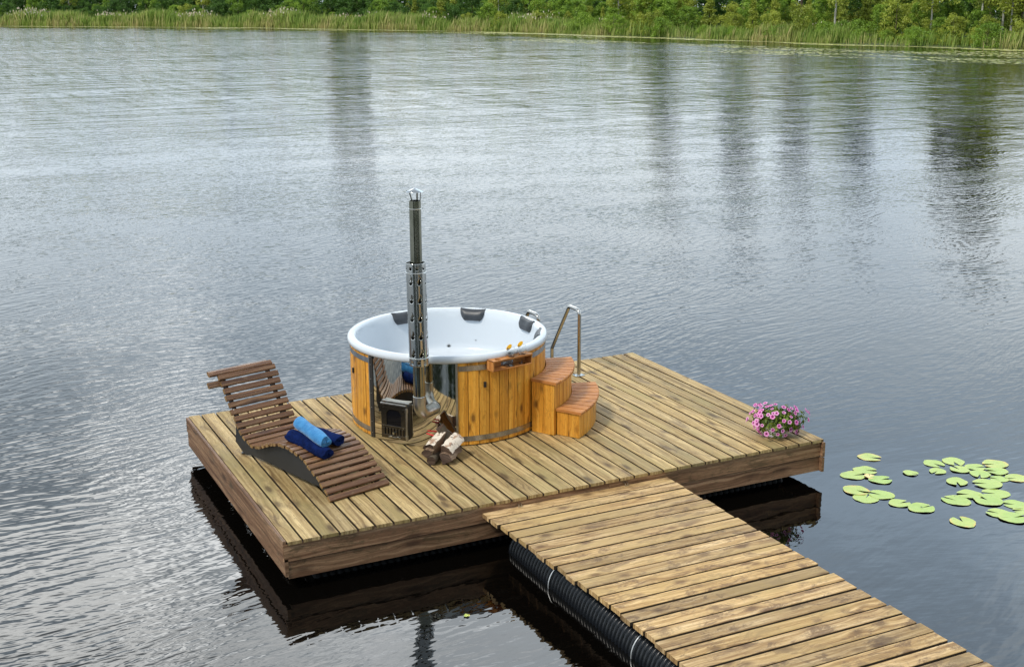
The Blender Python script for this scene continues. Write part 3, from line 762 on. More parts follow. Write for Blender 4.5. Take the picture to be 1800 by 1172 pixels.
# towels: rolled, the layers show at the ends
def roll(p0, p1, rad, matn, label, squash=.86, a_start=0):
    p0, p1 = Vector(p0), Vector(p1); ax = (p1 - p0).normalized(); side = ax.cross(UP).normalized(); up = side.cross(ax); L = (p1 - p0).length
    turns = 3.4; thick = rad / (turns + .35); n_ = 150; m_ = MB()
    secs = 14; base = 0
    ph = random.random() * 6
    def cen(t_):                       # spiral of the cloth's middle line
        a = a_start + t_ * turns * 2 * math.pi; r = thick * .35 + (rad - thick * .5) * t_; return a, r
    for j in range(secs + 1):
        f = j / secs; e = abs(2 * f - 1); shrink = 1 - .10 * max(0, e - .8) / .2
        for k in range(n_ + 1):
            a, r = cen(k / n_); bul = 1 + .04 * math.sin(3 * f * 3.1 + ph) + .025 * math.sin(a * 3 + f * 9 + ph)
            for sg in (-1, 1):
                q = (r + sg * thick * .43) * shrink * (bul if k / n_ > .6 else 1)
                ll = L * f + (.006 * math.sin(a * 2 + ph) if j in (0, secs) else 0)
                m_.v.append(tuple(p0 + ax * ll + side * q * math.cos(a) + up * q * math.sin(a) * squash))
    W = 2 * (n_ + 1)
    for j in range(secs):
        for k in range(n_):
            a = j * W + 2 * k; b_ = a + W
            m_.face((a+1, a+3, b_+3, b_+1), ((0, 0),) * 4, 0, 0); m_.face((a, b_, b_+2, a+2), ((0, 0),) * 4, 0, 0)
    for j in (0, secs):
        for k in range(n_):
            a = j * W + 2 * k; q = (a, a+2, a+3, a+1); m_.face(q if j == 0 else q[::-1], ((0, 0),) * 4, 0, 0)
    for j in range(secs):
        for k in (0, n_):
            a = j * W + 2 * k; m_.face((a, a+1, a+W+1, a+W), ((0, 0),) * 4, 0, 0)
    o = m_.build('rolled_towel', matn, None, smooth=60); recentre(o, (p0 + p1) / 2); tag(o, label, 'towel', 'rolled towels on the lounger'); return o
TZ = .325
def seat_z(s_):
    q = min(LS, key=lambda p: abs(p.x - s_)); return q.y + .014
tdir = (Vector((.668, .985, 0)) - Vector((.508, 1.36, 0)))
a0_ = Vector((.497, 1.395, 0)); a1_ = Vector((.690, .955, 0)); sv = Vector((.9, .39, 0))
def on_seat(p, r): s_ = (p - P0).dot(U); return Vector((p.x, p.y, seat_z(s_) + r))
roll(on_seat(a0_, .052), on_seat(a1_, .052), .074, 'towel_navy', 'dark navy rolled towel lying nearer the camera, under the light blue one', a_start=4.0, squash=.68)
q0, q1 = a0_ + Vector((.17, -.03, 0)), a1_ + Vector((.15, .13, 0))
roll(on_seat(q0, .052), on_seat(q1, .052), .074, 'towel_navy', 'dark navy rolled towel on the side toward the tub, its rolled end showing', a_start=1.6, squash=.68)
roll(Vector((.588, 1.425, on_seat(a0_, .052).z + .083)), Vector((.690, .995, on_seat(a1_, .052).z + .092)), .066, 'towel_blue', 'light blue rolled towel lying on top of two navy ones', a_start=5.6)

# ------------------------------------------------------------------ firewood
def log_piece(c, d, up, L, r, kind, label):
    """a split log: wedge sector of a round, bark on the curved side"""
    c, d, up = Vector(c), Vector(d).normalized(), Vector(up).normalized(); side = d.cross(up).normalized(); up = side.cross(d)
    m_ = MB(); rnd = random.random(); ns = 8
    if kind == 'round': sec = [(r * math.cos(R(a)), r * math.sin(R(a))) for a in range(0, 360, 24)]; bark = range(len(sec))
    else:
        w = kind; sec = [(0, -r * .45)]; k = 8
        for i in range(k + 1):
            a = R(90 - w / 2 + w * i / k); sec.append((r * math.cos(a), -r * .45 + r * 1.25 * math.sin(a)))
        bark = range(1, k + 1)
    N = len(sec); base = 0; warp = [(random.uniform(-.006, .006), random.uniform(-.006, .006)) for _ in range(ns + 1)]
    for j in range(ns + 1):
        f = j / ns
        for k_, (a, b_) in enumerate(sec):
            jit = random.uniform(-.0035, .0035); m_.v.append(tuple(c + d * ((f - .5) * L + (random.uniform(-.008, .008) if j in (0, ns) else 0)) + side * (a + warp[j][0] + jit) + up * (b_ + warp[j][1] + jit)))
    for j in range(ns):
        for k_ in range(N):
            k2 = (k_ + 1) % N; a = j * N; b_ = a + N
            m_.face((a+k_, a+k2, b_+k2, b_+k_), ((j*L/ns, k_*.02), (j*L/ns, k_*.02+.02), ((j+1)*L/ns, k_*.02+.02), ((j+1)*L/ns, k_*.02)), 0 if (k_ in bark and kind != 'round') or kind == 'round' else 1, rnd)
    m_.face(tuple(range(N))[::-1], [(q[0], q[1]) for q in sec][::-1], 2, rnd); m_.face(tuple(ns*N + k_ for k_ in range(N)), [(q[0], q[1]) for q in sec], 2, rnd)
    return m_, c
def add_log(c, d, up, L, r, kind, mats, label):
    c = Vector(c); c = Vector((1.815 + (c.x - 1.815) * .88, 1.135 + (c.y - 1.135) * .88, c.z * .9)); L *= .9; r *= .89
    m_, c = log_piece(c, d, up, L, r, kind, label); o = m_.build('firewood_log', mats, None, smooth=50); recentre(o, c); tag(o, label, 'firewood', 'firewood stacked by the tub')
FX = Vector((1.83, 1.14, 0)); da = Vector((.72, .50, .10))
add_log((1.722, 1.095, .046), (.62, .78, 0), (0, 0, 1), .24, .046, 'round', ['bark', 'log', 'log_end'], 'dark round log at the lower left of the firewood pile')
add_log((1.865, 1.050, .050), (.66, .66, .0), (.3, -.2, 1), .28, .10, 95, ['log', 'log_face', 'log_end'], 'brown split log on the deck at the lower right of the firewood pile')
add_log((1.775, 1.150, .135), (.80, .52, .30), (-.35, .2, 1), .25, .125, 68, ['birch', 'log', 'log_end'], 'white birch-bark log lying on top of the firewood pile')
add_log((1.885, 1.080, .128), (.76, .60, .22), (.25, -.65, .9), .27, .125, 66, ['birch', 'log', 'log_end'], 'birch log with torn red-brown bark on the right of the firewood pile')
add_log((1.715, 1.135, .100), (.70, .62, .12), (-.7, -.2, .8), .24, .09, 95, ['log', 'log', 'log_end'], 'grey-brown split log on the left of the firewood pile')
add_log((1.905, 1.215, .160), (-.42, .16, .70), (.45, -.65, .2), .30, .085, 100, ['bark', 'log_face', 'log_end'], 'upright dark log with an orange split face leaning against the tub')

tg = empty('fire_tongs', (1.79, 1.30, .19), 'two thin red handles sticking out behind the white birch log', 'tongs')
for p0, p1 in (((1.772, 1.360, .203), (1.848, 1.325, .196)), ((1.738, 1.298, .203), (1.789, 1.235, .190))):
    m_ = MB(); m_.tube([p0, p1], [.0065, .008], 10); hd = m_.build('handle', 'red', tg); hd.location = -Vector(tg.location)
    m_ = MB(); d_ = (Vector(p1) - Vector(p0)).normalized(); m_.tube([p1, Vector(p1) + d_ * .16 - UP * .10], .004, 8); sh_ = m_.build('shank', 'brushed', hd)

# ------------------------------------------------------------------ petunias in a pot
PC = Vector((4.905, .265, 0))
pot = empty('flower_pot', PC, 'white pot of trailing pink petunias at the right front corner of the deck', 'potted plant')
m_ = MB(); m_.lathe([(0, .004), (.085, .004), (.095, .012), (.125, .120), (.135, .125), (.135, .138), (.120, .138), (.115, .12), (.0, .115)], (0, 0, 0), 36); m_.build('pot', 'white', pot)
def lump(a, el):                        # radius of the foliage mound in a direction
    return 1.0 + .16 * math.sin(3 * a + 1) + .10 * math.sin(5 * a + el * 4)
def mound(n_, out=1.0):
    res = []
    while len(res) < n_:
        a = random.uniform(0, 2 * math.pi); el = random.uniform(-.85, 1.45)
        if random.random() > math.cos(el) + .25: continue
        d = Vector((math.cos(a) * math.cos(el), math.sin(a) * math.cos(el), math.sin(el)))
        rr = Vector((.255, .185, .150)); k = lump(a, el) * out
        p = Vector((d.x * rr.x * k, d.y * rr.y * k, .145 + d.z * rr.z * k))
        if p.z < .015: continue
        ca, sa = .896, -.443
        # widest along the deck edge seen from the camera
        q = Vector((p.x * ca - p.y * sa, p.x * sa + p.y * ca, p.z))
        d2 = Vector((d.x * ca - d.y * sa, d.x * sa + d.y * ca, d.z))
        gap = (abs(a - 4.0) < .42 and el < -.05) and random.random() < .75
        if gap: continue
        res.append((q, d2))
    return res
m_ = MB()
for q, d in mound(2000, .96):
    k = random.uniform(.55, .98); p = Vector((q.x * k, q.y * k, .15 + (q.z - .15) * k)); s_ = random.uniform(.014, .028)
    nrm = (d + Vector((random.uniform(-.8, .8), random.uniform(-.8, .8), random.uniform(-.3, .9)))).normalized(); x = nrm.orthogonal().normalized(); x = (Matrix.Rotation(random.uniform(0, 6.28), 3, nrm) @ x); y = nrm.cross(x); r = random.random()
    m_.quad(p - x * s_ * .9, p - y * s_ * .45 + nrm * .003, p + x * s_, p + y * s_ * .45 + nrm * .003, 0, r)
m_.build('foliage', 'pot_leaf', pot, smooth=0)
def blossom(s_):
    m_ = MB(); n_ = 20; c = 0
    m_.v.append((0, 0, -.55 * s_))
    for k in range(n_):
        a = 2 * math.pi * k / n_; m_.v.append((.30 * s_ * math.cos(a), .30 * s_ * math.sin(a), -.12 * s_))
    for k in range(n_):
        a = 2 * math.pi * k / n_; q = s_ * (.62); m_.v.append((q * math.cos(a), q * math.sin(a), .02 * s_))
    for k in range(n_):
        a = 2 * math.pi * k / n_; q = s_ * (1.0 + .10 * math.cos(5 * a)); m_.v.append((q * math.cos(a), q * math.sin(a), -.02 * s_ + .06 * s_ * math.cos(10 * a)))
    for k in range(n_):
        k2 = (k + 1) % n_
        m_.face((0, 1 + k, 1 + k2), ((0, 0),) * 3, 1, 0)
        m_.face((1 + k, 1 + n_ + k, 1 + n_ + k2, 1 + k2), ((0, 0),) * 4, 0, .15); m_.face((1 + n_ + k, 1 + 2*n_ + k, 1 + 2*n_ + k2, 1 + n_ + k2), ((0, 0),) * 4, 0, .62 + .3 * (k % 2))
    return m_
pro = blossom(.0245).build('blossom', ['petal', 'petal_in'], pot, smooth=60); first = True
for q, d in mound(100, 1.03):
    o = pro if first else pro.copy()
    if not first: col.objects.link(o); o.parent = pot
    first = False
    nrm = (d * 1.0 + Vector((random.uniform(-.35, .15), random.uniform(-.7, .1), random.uniform(0, .6)))).normalized()
    o.location = q + d * random.uniform(-.01, .012); o.rotation_mode = 'QUATERNION'; o.rotation_quaternion = nrm.to_track_quat('Z', 'Y'); k = random.uniform(.65, 1.1); o.scale = (k, k, k)

# ------------------------------------------------------------------ water lilies
cr = Vector((.896, -.443, 0)); cf = Vector((.443, .896, 0))
def pad_mesh(rad, seed, notch=14, mat_='lily', curl=.0):
    rs = random.Random(seed); m_ = MB(); n_ = 40; a0, a1 = notch, 360 - notch
    m_.v.append((.0, 0, .002)); m_.uvs = None
    rings = (.45, .8, 1.0)
    for q in rings:
        for k in range(n_ + 1):
            a = a0 + (a1 - a0) * k / n_; e = 1.0 + .035 * math.sin(R(a) * 3 + seed) + .02 * rs.uniform(-1, 1) * (q == 1.0)
            if k in (0, n_): e *= .96
            lift = (.0022 * math.sin(R(a) * 4 + seed * 2) + .0015) * q * q
            el = 1.0 + .10 * math.cos(R(a) * 2)
            m_.v.append((rad * q * e * el * math.cos(R(a)), rad * q * e * math.sin(R(a)), .003 + max(lift, -.001)))
    def uvof(i):
        x, y, _ = m_.v[i]; return (x / rad, y / rad)
    for k in range(n_):
        m_.face((0, 1 + k, 2 + k), [uvof(i) for i in (0, 1 + k, 2 + k)], 0, 0)
        for j in range(2):
            b_ = 1 + j * (n_ + 1); idx = (b_ + k, b_ + n_ + 1 + k, b_ + n_ + 2 + k, b_ + k + 1); m_.face(idx, [uvof(i) for i in idx], 0, 0)
    return m_
G1, G2 = 'plain green lily pad among the loose left-hand cluster beside the deck corner', 'plain green lily pad in the crowded right-hand cluster at the photo edge'
lil = [(6.109, .286, .110, -25, 1, 'lone yellow-green lily pad farthest from the camera in the left-hand cluster'), (5.823, .024, .108, -15, 0, 'green lily pad overlapping the back of its neighbour, near a brown leaf scrap'),
 (5.620, -.030, .112, 10, 0, 'leftmost green lily pad, nearest the deck corner'), (5.775, -.241, .105, 12, 0, 'green lily pad lying just below the brown leaf scrap'), (5.382, -.346, .118, -40, 1, 'yellowing lily pad with orange rim at the left of a trio'),
 (5.342, -.526, .118, 60, 0, 'front lily pad of the overlapping trio, with pale green face'), (5.519, -.531, .112, 150, 0, 'right lily pad of the overlapping trio, with yellow tip'), (5.523, -.764, .095, 20, 0, 'green lily pad touching the one with a dark spot'),
 (5.619, -.939, .114, 24, 0, 'green lily pad with a dark hole at its centre'), (6.153, -.238, .068, -35, 0, 'smallest lily pad, floating alone between the two clusters'), (6.552, -.137, .100, -60, 0, 'leftmost lily pad of the back row in the right-hand cluster'),
 (6.765, -.186, .108, -90, 0, 'large lily pad in the back row with its notch facing the camera'), (6.426, -.314, .080, 225, 0, 'small two-lobed lily pad below the leftmost one of the right-hand cluster'), (6.652, -.375, .092, 120, 0, G2), (6.383, -.607, .098, -100, 0, 'heart-shaped lily pad set apart at the left of the right-hand cluster'),
 (6.842, -.397, .092, 0, 0, G2), (7.077, -.420, .118, 190, 1, 'yellowish lily pad at the back right with ragged edge'), (6.738, -.557, .098, 245, 0, 'heart-shaped lily pad in the middle of the right-hand cluster'), (6.940, -.575, .100, 170, 0, G2), (6.600, -.780, .125, 172, 0, G2),
 (6.802, -.731, .082, 160, 0, G2), (6.970, -.792, .105, 190, 1, 'yellow-green lily pad cut by the right edge of the photo, near the back'), (6.034, -.948, .122, 140, 0, 'lily pad with a deep slit at the left front of the right-hand cluster'), (6.251, -.893, .108, 180, 0, G2), (6.289, -1.077, .128, 120, 0, G2), (6.488, -.988, .118, 170, 0, G2),
 (6.438, -1.255, .105, 170, 0, G2), (5.717, -1.342, .112, 100, 1, 'lone lily pad with orange rim nearest the camera'), (6.146, -1.345, .105, 150, 0, 'left one of two overlapping lily pads at the lower right'), (6.185, -1.475, .125, 15, 0, 'right one of two overlapping lily pads at the lower right'), (6.402, -1.395, .09, 180, 0, G2)]
for i, (x, y, r, na, yel, lab) in enumerate(lil):
    m_ = pad_mesh(r, i + 3, notch=random.uniform(7, 16)); o = m_.build('water_lily_pad', 'lily_y' if yel else 'lily', None, smooth=60)
    o.location = (x, y, WZ + .0005 + (i % 5) * .0014); a = R(na); d = cr * math.cos(a) + cf * math.sin(a); o.rotation_euler = (0, 0, math.atan2(d.y, d.x)); tag(o, lab, 'lily pad', 'lily pads floating right of the deck')
    if i == 8:
        h = MB(); h.lathe([(0, 0), (.009, .001), (.0, .003)], (0, 0, .011), 10); h.build('dark_spot', 'near_black', o)
m_ = pad_mesh(.055, 91, 5); o = m_.build('leaf_scrap', 'cream', None, smooth=60); o.location = (5.74, -.13, WZ + .006); o.rotation_euler = (R(6), 0, 1); tag(o, 'orange-brown leaf scrap floating between three lily pads', 'leaf')
m_ = pad_mesh(.022, 92, 5); o = m_.build('floating_leaf', 'lily_y', None, smooth=60); o.location = (1.1, -.97, WZ + .004); tag(o, 'tiny yellow-green leaf on the dark water in front of the deck', 'leaf')

# ------------------------------------------------------------------ far shore
SH = [(-160, 420), (-60, 330), (20.4, 256.3), (37.9, 234.8), (57.5, 210.6), (71.0, 178.4), (80.0, 157.0), (82.4, 130.0), (83.4, 118.8), (84.7, 104.3), (85.8, 92.0), (87.8, 82.5), (89.5, 74.0), (93, 55), (104, 30), (110, 0), (112, -80)]
SHv = [Vector((a, b_)) for a, b_ in SH]
cum = [0]
for a, b_ in zip(SHv, SHv[1:]): cum.append(cum[-1] + (b_ - a).length)
def shore_at(s_):
    for i in range(len(SHv) - 1):
        if s_ <= cum[i+1] or i == len(SHv) - 2:
            a, b_ = SHv[i], SHv[i+1]; f = (s_ - cum[i]) / (cum[i+1] - cum[i]); d = (b_ - a).normalized(); nl = Vector((-d.y, d.x))   # land side
            return a.lerp(b_, f), nl
def S_of(i): return cum[i]
def ground_z(dist):                     # height of the bank behind the waterline
    return -1.0 + .62 * min(dist + 1, 1) if dist < 0 else WZ + .03 + min(dist, 8) * .03 + max(0, min(dist - 8, 60)) * .02
CAM = Vector((-2.412, -8.832, 4.019))
s_vis0, s_vis1 = cum[2] - 30, cum[12] + 14
# bank terrain
m_ = MB(); rows = (-2.5, 0, 3, 8, 20, 60, 140); ns = 120
for k in range(ns + 1):
    p, nl = shore_at(cum[-1] * k / ns)
    for d in rows: q = p + nl * d; m_.v.append((q.x, q.y, ground_z(d) if d > 0 else (WZ - .25 if d < 0 else WZ + .01)))
for k in range(ns):
    for j in range(len(rows) - 1):
        a = k * len(rows) + j; b_ = a + len(rows); m_.face((a, a+1, b_+1, b_), ((0, 0),) * 4, 0, 0)
M['ground'] = speck('bank_soil', (.035, .05, .014), (.09, .11, .03), .6, rough=.95)
tag(m_.build('bank_terrain', 'ground', None), kind='structure')

def npmesh(name, verts, faces4, rnd, mats, parent=None, mi=None):
    me = bpy.data.meshes.new(name); nv, nf = len(verts), len(faces4); k = faces4.shape[1]
    me.vertices.add(nv); me.vertices.foreach_set('co', verts.astype(np.float32).ravel())
    me.loops.add(nf * k); me.loops.foreach_set('vertex_index', faces4.astype(np.int32).ravel())
    me.polygons.add(nf); me.polygons.foreach_set('loop_start', np.arange(nf, dtype=np.int32) * k)
    if mi is not None: me.polygons.foreach_set('material_index', mi.astype(np.int32))
    at = me.attributes.new('rnd', 'FLOAT', 'FACE'); at.data.foreach_set('value', rnd.astype(np.float32))
    for mm in mats: me.materials.append(M[mm])
    me.update(calc_edges=True); me.validate()
    o = bpy.data.objects.new(name, me); col.objects.link(o); o.parent = parent; return o
def leafcloud(centres, rads, per, size, rs):
    """quads scattered in clumps; returns verts, faces, rnd"""
    C = np.repeat(centres, per, axis=0); Rr = np.repeat(rads, per, axis=0); n_ = len(C)
    d = rs.normal(size=(n_, 3)); d /= np.linalg.norm(d, axis=1)[:, None]; rad = rs.random(n_) ** .45
    pos = C + d * Rr * rad[:, None]
    nr = d * .6 + rs.normal(size=(n_, 3)) * .7 + np.array([0, 0, .35]); nr /= np.linalg.norm(nr, axis=1)[:, None]
    x = np.cross(nr, rs.normal(size=(n_, 3))); x /= np.linalg.norm(x, axis=1)[:, None]; y = np.cross(nr, x)
    s_ = size * rs.uniform(.6, 1.3, n_)[:, None]
    v = np.stack([pos - x * s_, pos - y * s_ * .55, pos + x * s_, pos + y * s_ * .55], 1).reshape(-1, 3)
    f = np.arange(n_ * 4).reshape(-1, 4)
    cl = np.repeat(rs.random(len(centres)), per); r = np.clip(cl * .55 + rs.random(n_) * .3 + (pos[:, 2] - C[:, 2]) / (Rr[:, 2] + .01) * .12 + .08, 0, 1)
    return v, f, r
def make_tree(seed, H, cw, base, leaf, bark, kind, label, cat, size=.17, nclump=90, per=46, group=None, name='tree'):
    rs = np.random.default_rng(seed); rd = random.Random(seed)
    root = empty(name, (0, 0, -50), label, cat, group)
    m_ = MB(); tr = H * .011 + .03; pts = []; bx_, by_ = rd.uniform(-.03, .03) * H, rd.uniform(-.03, .03) * H
    for k in range(7): f = k / 6; pts.append((bx_ * f * f, by_ * f * f, H * .92 * f))
    m_.tube(pts, [tr * (1 - .85 * k / 6) for k in range(7)], 7)
    for k in range(10 if H > 4 else 6):
        f = rd.uniform(.15 if base < .2 else base, .85); a = rd.uniform(0, 6.28); L = cw * (.75 if kind != 'cone' else 1.0 - f) * rd.uniform(.5, .95); p = Vector((bx_*f*f, by_*f*f, H*.92*f))
        m_.tube([p, p + Vector((math.cos(a)*L*.5, math.sin(a)*L*.5, L*.35)), p + Vector((math.cos(a)*L, math.sin(a)*L, L*.5))], [tr*.35*(1-f*.5), tr*.2, tr*.06], 4)
    m_.build('trunk', bark, root, smooth=60)
    n_ = nclump; f = base + (1 - base) * rs.random(n_) ** (.9 if kind != 'bush' else 1.2); f = np.clip(f, base, 1)
    if kind == 'cone': prof = (1.02 - f) / (1.02 - base)
    elif kind == 'bush': prof = np.sqrt(np.clip(1 - ((f - .35) / .68) ** 2, .02, 1))
    else: prof = np.sqrt(np.clip(1 - ((f - (base + 1) / 2 + .05) / ((1.08 - base) / 2)) ** 2, .05, 1))
    a = rs.random(n_) * 2 * np.pi; q = rs.random(n_) ** .5 * cw * prof * (1 + .25 * np.sin(a * 3 + seed))
    c = np.stack([q * np.cos(a) + bx_ * f * f, q * np.sin(a) + by_ * f * f, f * H * .97], 1)
    rr = (rs.uniform(.16, .34, n_) * cw)[:, None] * np.array([[1, 1, .75]])
    v, fc_, r = leafcloud(c, rr, per, size, rs)
    npmesh('crown', v, fc_, r, [leaf], root); return root
gB, gT = 'bushes along the far bank', 'trees of the far wood'
protos = {
 'bushA': make_tree(11, 3.2, 1.7, .05, 'leaf_yellow', 'bark', 'bush', 'low yellow-green willow bush at the edge of the far bank', 'bush', size=.085, nclump=70, per=70, group=gB, name='willow_bush'),
 'bushB': make_tree(12, 4.2, 1.6, .05, 'leaf_mid', 'bark', 'round', 'mid green young tree among the far bushes', 'bush', size=.09, nclump=80, per=66, group=gB, name='young_tree'),
 'bushC': make_tree(13, 2.4, 1.8, .03, 'leaf_mid', 'bark', 'bush', 'low rounded green shrub just behind the far reeds', 'bush', size=.085, nclump=60, per=60, group=gB, name='shrub'),
 'treeA': make_tree(21, 9.0, 2.6, .10, 'leaf_dark', 'bark', 'round', 'full green deciduous tree in the far wood', 'tree', size=.15, nclump=130, per=46, group=gT, name='deciduous_tree'),
 'treeB': make_tree(22, 8.0, 2.4, .12, 'leaf_yellow', 'bark', 'round', 'light yellow-green leafy tree in the far wood', 'tree', size=.15, nclump=120, per=46, group=gT, name='light_green_tree'),
 'treeC': make_tree(23, 10.0, 2.6, .08, 'leaf_dark', 'bark', 'cone', 'dark green dense tree filling the back of the far wood', 'tree', size=.16, nclump=150, per=46, group=gT, name='dark_tree'),
 'birch': make_tree(24, 10.0, 2.2, .32, 'leaf_yellow', 'tree_birch', 'round', 'slender birch with a pale trunk standing behind the far bushes', 'tree', size=.14, nclump=110, per=40, group=gT, name='birch_tree'),
 'bushD': make_tree(14, 4.0, 1.9, .03, 'leaf_dark', 'bark', 'bush', 'dark green alder bush behind the left-hand reeds', 'bush', size=.095, nclump=80, per=66, group=gB, name='alder_bush'),
 'cone': make_tree(26, 4.6, 1.15, .04, 'leaf_yellow', 'bark', 'cone', 'small pointed light green sapling in front of the far wood', 'tree', size=.085, nclump=95, per=56, group=gB, name='sapling'),
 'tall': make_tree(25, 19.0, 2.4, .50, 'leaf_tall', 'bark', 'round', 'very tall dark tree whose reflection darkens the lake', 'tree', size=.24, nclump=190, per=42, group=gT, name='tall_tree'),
}
used = set()
def plant(kind, x, y, z, sc_=1.0):
    src = protos[kind]; o = src if kind not in used else copy_tree(src); used.add(kind)
    o.location = (x, y, z); o.rotation_euler = (0, 0, random.uniform(0, 6.28)); k = sc_ * random.uniform(.88, 1.12); o.scale = (k, k, k * random.uniform(.92, 1.1)); return o
def px2xy(px, dist):                     # a bearing seen at image column px (1800 wide)
    a = .45945 + math.atan((px - 900) / 2223); return CAM.x + math.sin(a) * dist, CAM.y + math.cos(a) * dist
def in_view(x, y, m=6):
    dx, dy = x - CAM.x, y - CAM.y; b_ = math.atan2(dx, dy) - .45945; return abs(b_) < .385 + m / math.hypot(dx, dy)
def shore_dist_px(px):
    best = None
    for k in range(400):
        s_ = cum[-1] * k / 399; p, nl = shore_at(s_); a = math.atan2(p.x - CAM.x, p.y - CAM.y) - .45945; q = 900 + math.tan(max(-1.3, min(1.3, a))) * 2223
        e = abs(q - px)
        if best is None or e < best[0]: best = (e, math.hypot(p.x - CAM.x, p.y - CAM.y))
    return best[1]
# front bushes: denser and nearer the water on the right-hand half, as reeds dominate on the left
s_ = s_vis0
while s_ < s_vis1:
    p, nl = shore_at(s_); f = (s_ - s_vis0) / (s_vis1 - s_vis0)
    if in_view(p.x, p.y):
        for row, (d0, pr) in enumerate(((2.2 if f > .55 else 4.5, .35 + .6 * (f > .5)), (6.5, .95), (11, .95))):
            if random.random() < pr:
                d = d0 + random.uniform(-1, 1.5); q = p + nl * d
                kd = random.choices(['bushA', 'bushB', 'bushC', 'cone'], ([.25, .1, .6, .05] if row == 0 else [.28, .45, .07, .30]))[0]
                if row == 0 and f < .5: kd = 'bushC'
                elif f < .5 + random.uniform(-.12, .12) and random.random() < .85: kd = random.choice(['bushD', 'bushD', 'bushB'])
                plant(kd, q.x + random.uniform(-1, 1), q.y, ground_z(d) - .05, random.uniform(.5, .95) if row == 0 else random.uniform(.6, 1.35))
    s_ += 2.6
s_ = s_vis0
while s_ < s_vis1 + 10:
    p, nl = shore_at(s_); f = (s_ - s_vis0) / (s_vis1 - s_vis0)
    if in_view(p.x, p.y, 12):
        for row, d0 in enumerate((15, 20, 26)):
            d = d0 + random.uniform(-2, 2); q = p + nl * d
            wts = [(.35, .25, .28, .12), (.3, .1, .55, .05), (.2, .0, .8, .0)][row]
            if f < .48: wts = (.45, .0, .52, .03)
            plant(random.choices(['treeA', 'treeB', 'treeC', 'birch'], wts)[0], q.x + random.uniform(-1.5, 1.5), q.y, ground_z(d) - .1, random.uniform(.7, 1.0) if f < .6 else random.uniform(.5, .72))
    s_ += 4.0
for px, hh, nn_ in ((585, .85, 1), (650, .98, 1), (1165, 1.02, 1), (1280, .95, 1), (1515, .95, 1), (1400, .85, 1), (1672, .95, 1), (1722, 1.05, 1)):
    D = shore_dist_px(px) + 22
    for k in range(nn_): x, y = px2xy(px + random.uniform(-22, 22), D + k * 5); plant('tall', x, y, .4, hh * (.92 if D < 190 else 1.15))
for px, dd in ((881, 9), (1085, 8), (1136, 9), (1455, 9), (1757, 8), (1777, 9), (1620, 10), (1705, 10), (150, 14), (1742, 12)):
    D = shore_dist_px(px) + dd; x, y = px2xy(px, D); o = plant('birch', x, y, 0, .9)
# dense far-off wood behind
rs = np.random.default_rng(5); cs_, rr_ = [], []
s_ = s_vis0 - 20
while s_ < s_vis1 + 25:
    p, nl = shore_at(s_)
    for _ in range(20):
        d = random.uniform(30, 38); q = p + nl * d; cs_.append((q.x + random.uniform(-2, 2), q.y + random.uniform(-2, 2), random.uniform(.2, 8.5))); rr_.append((1.7, 1.7, 1.3))
    s_ += 1.6
v, f_, r = leafcloud(np.array(cs_), np.array(rr_), 26, .34, rs)
o = npmesh('far_wood', v, f_, r * .5, ['leaf_dark']); tag(o, 'continuous dark wood closing off the view behind the lake trees', 'wood', kind='stuff')
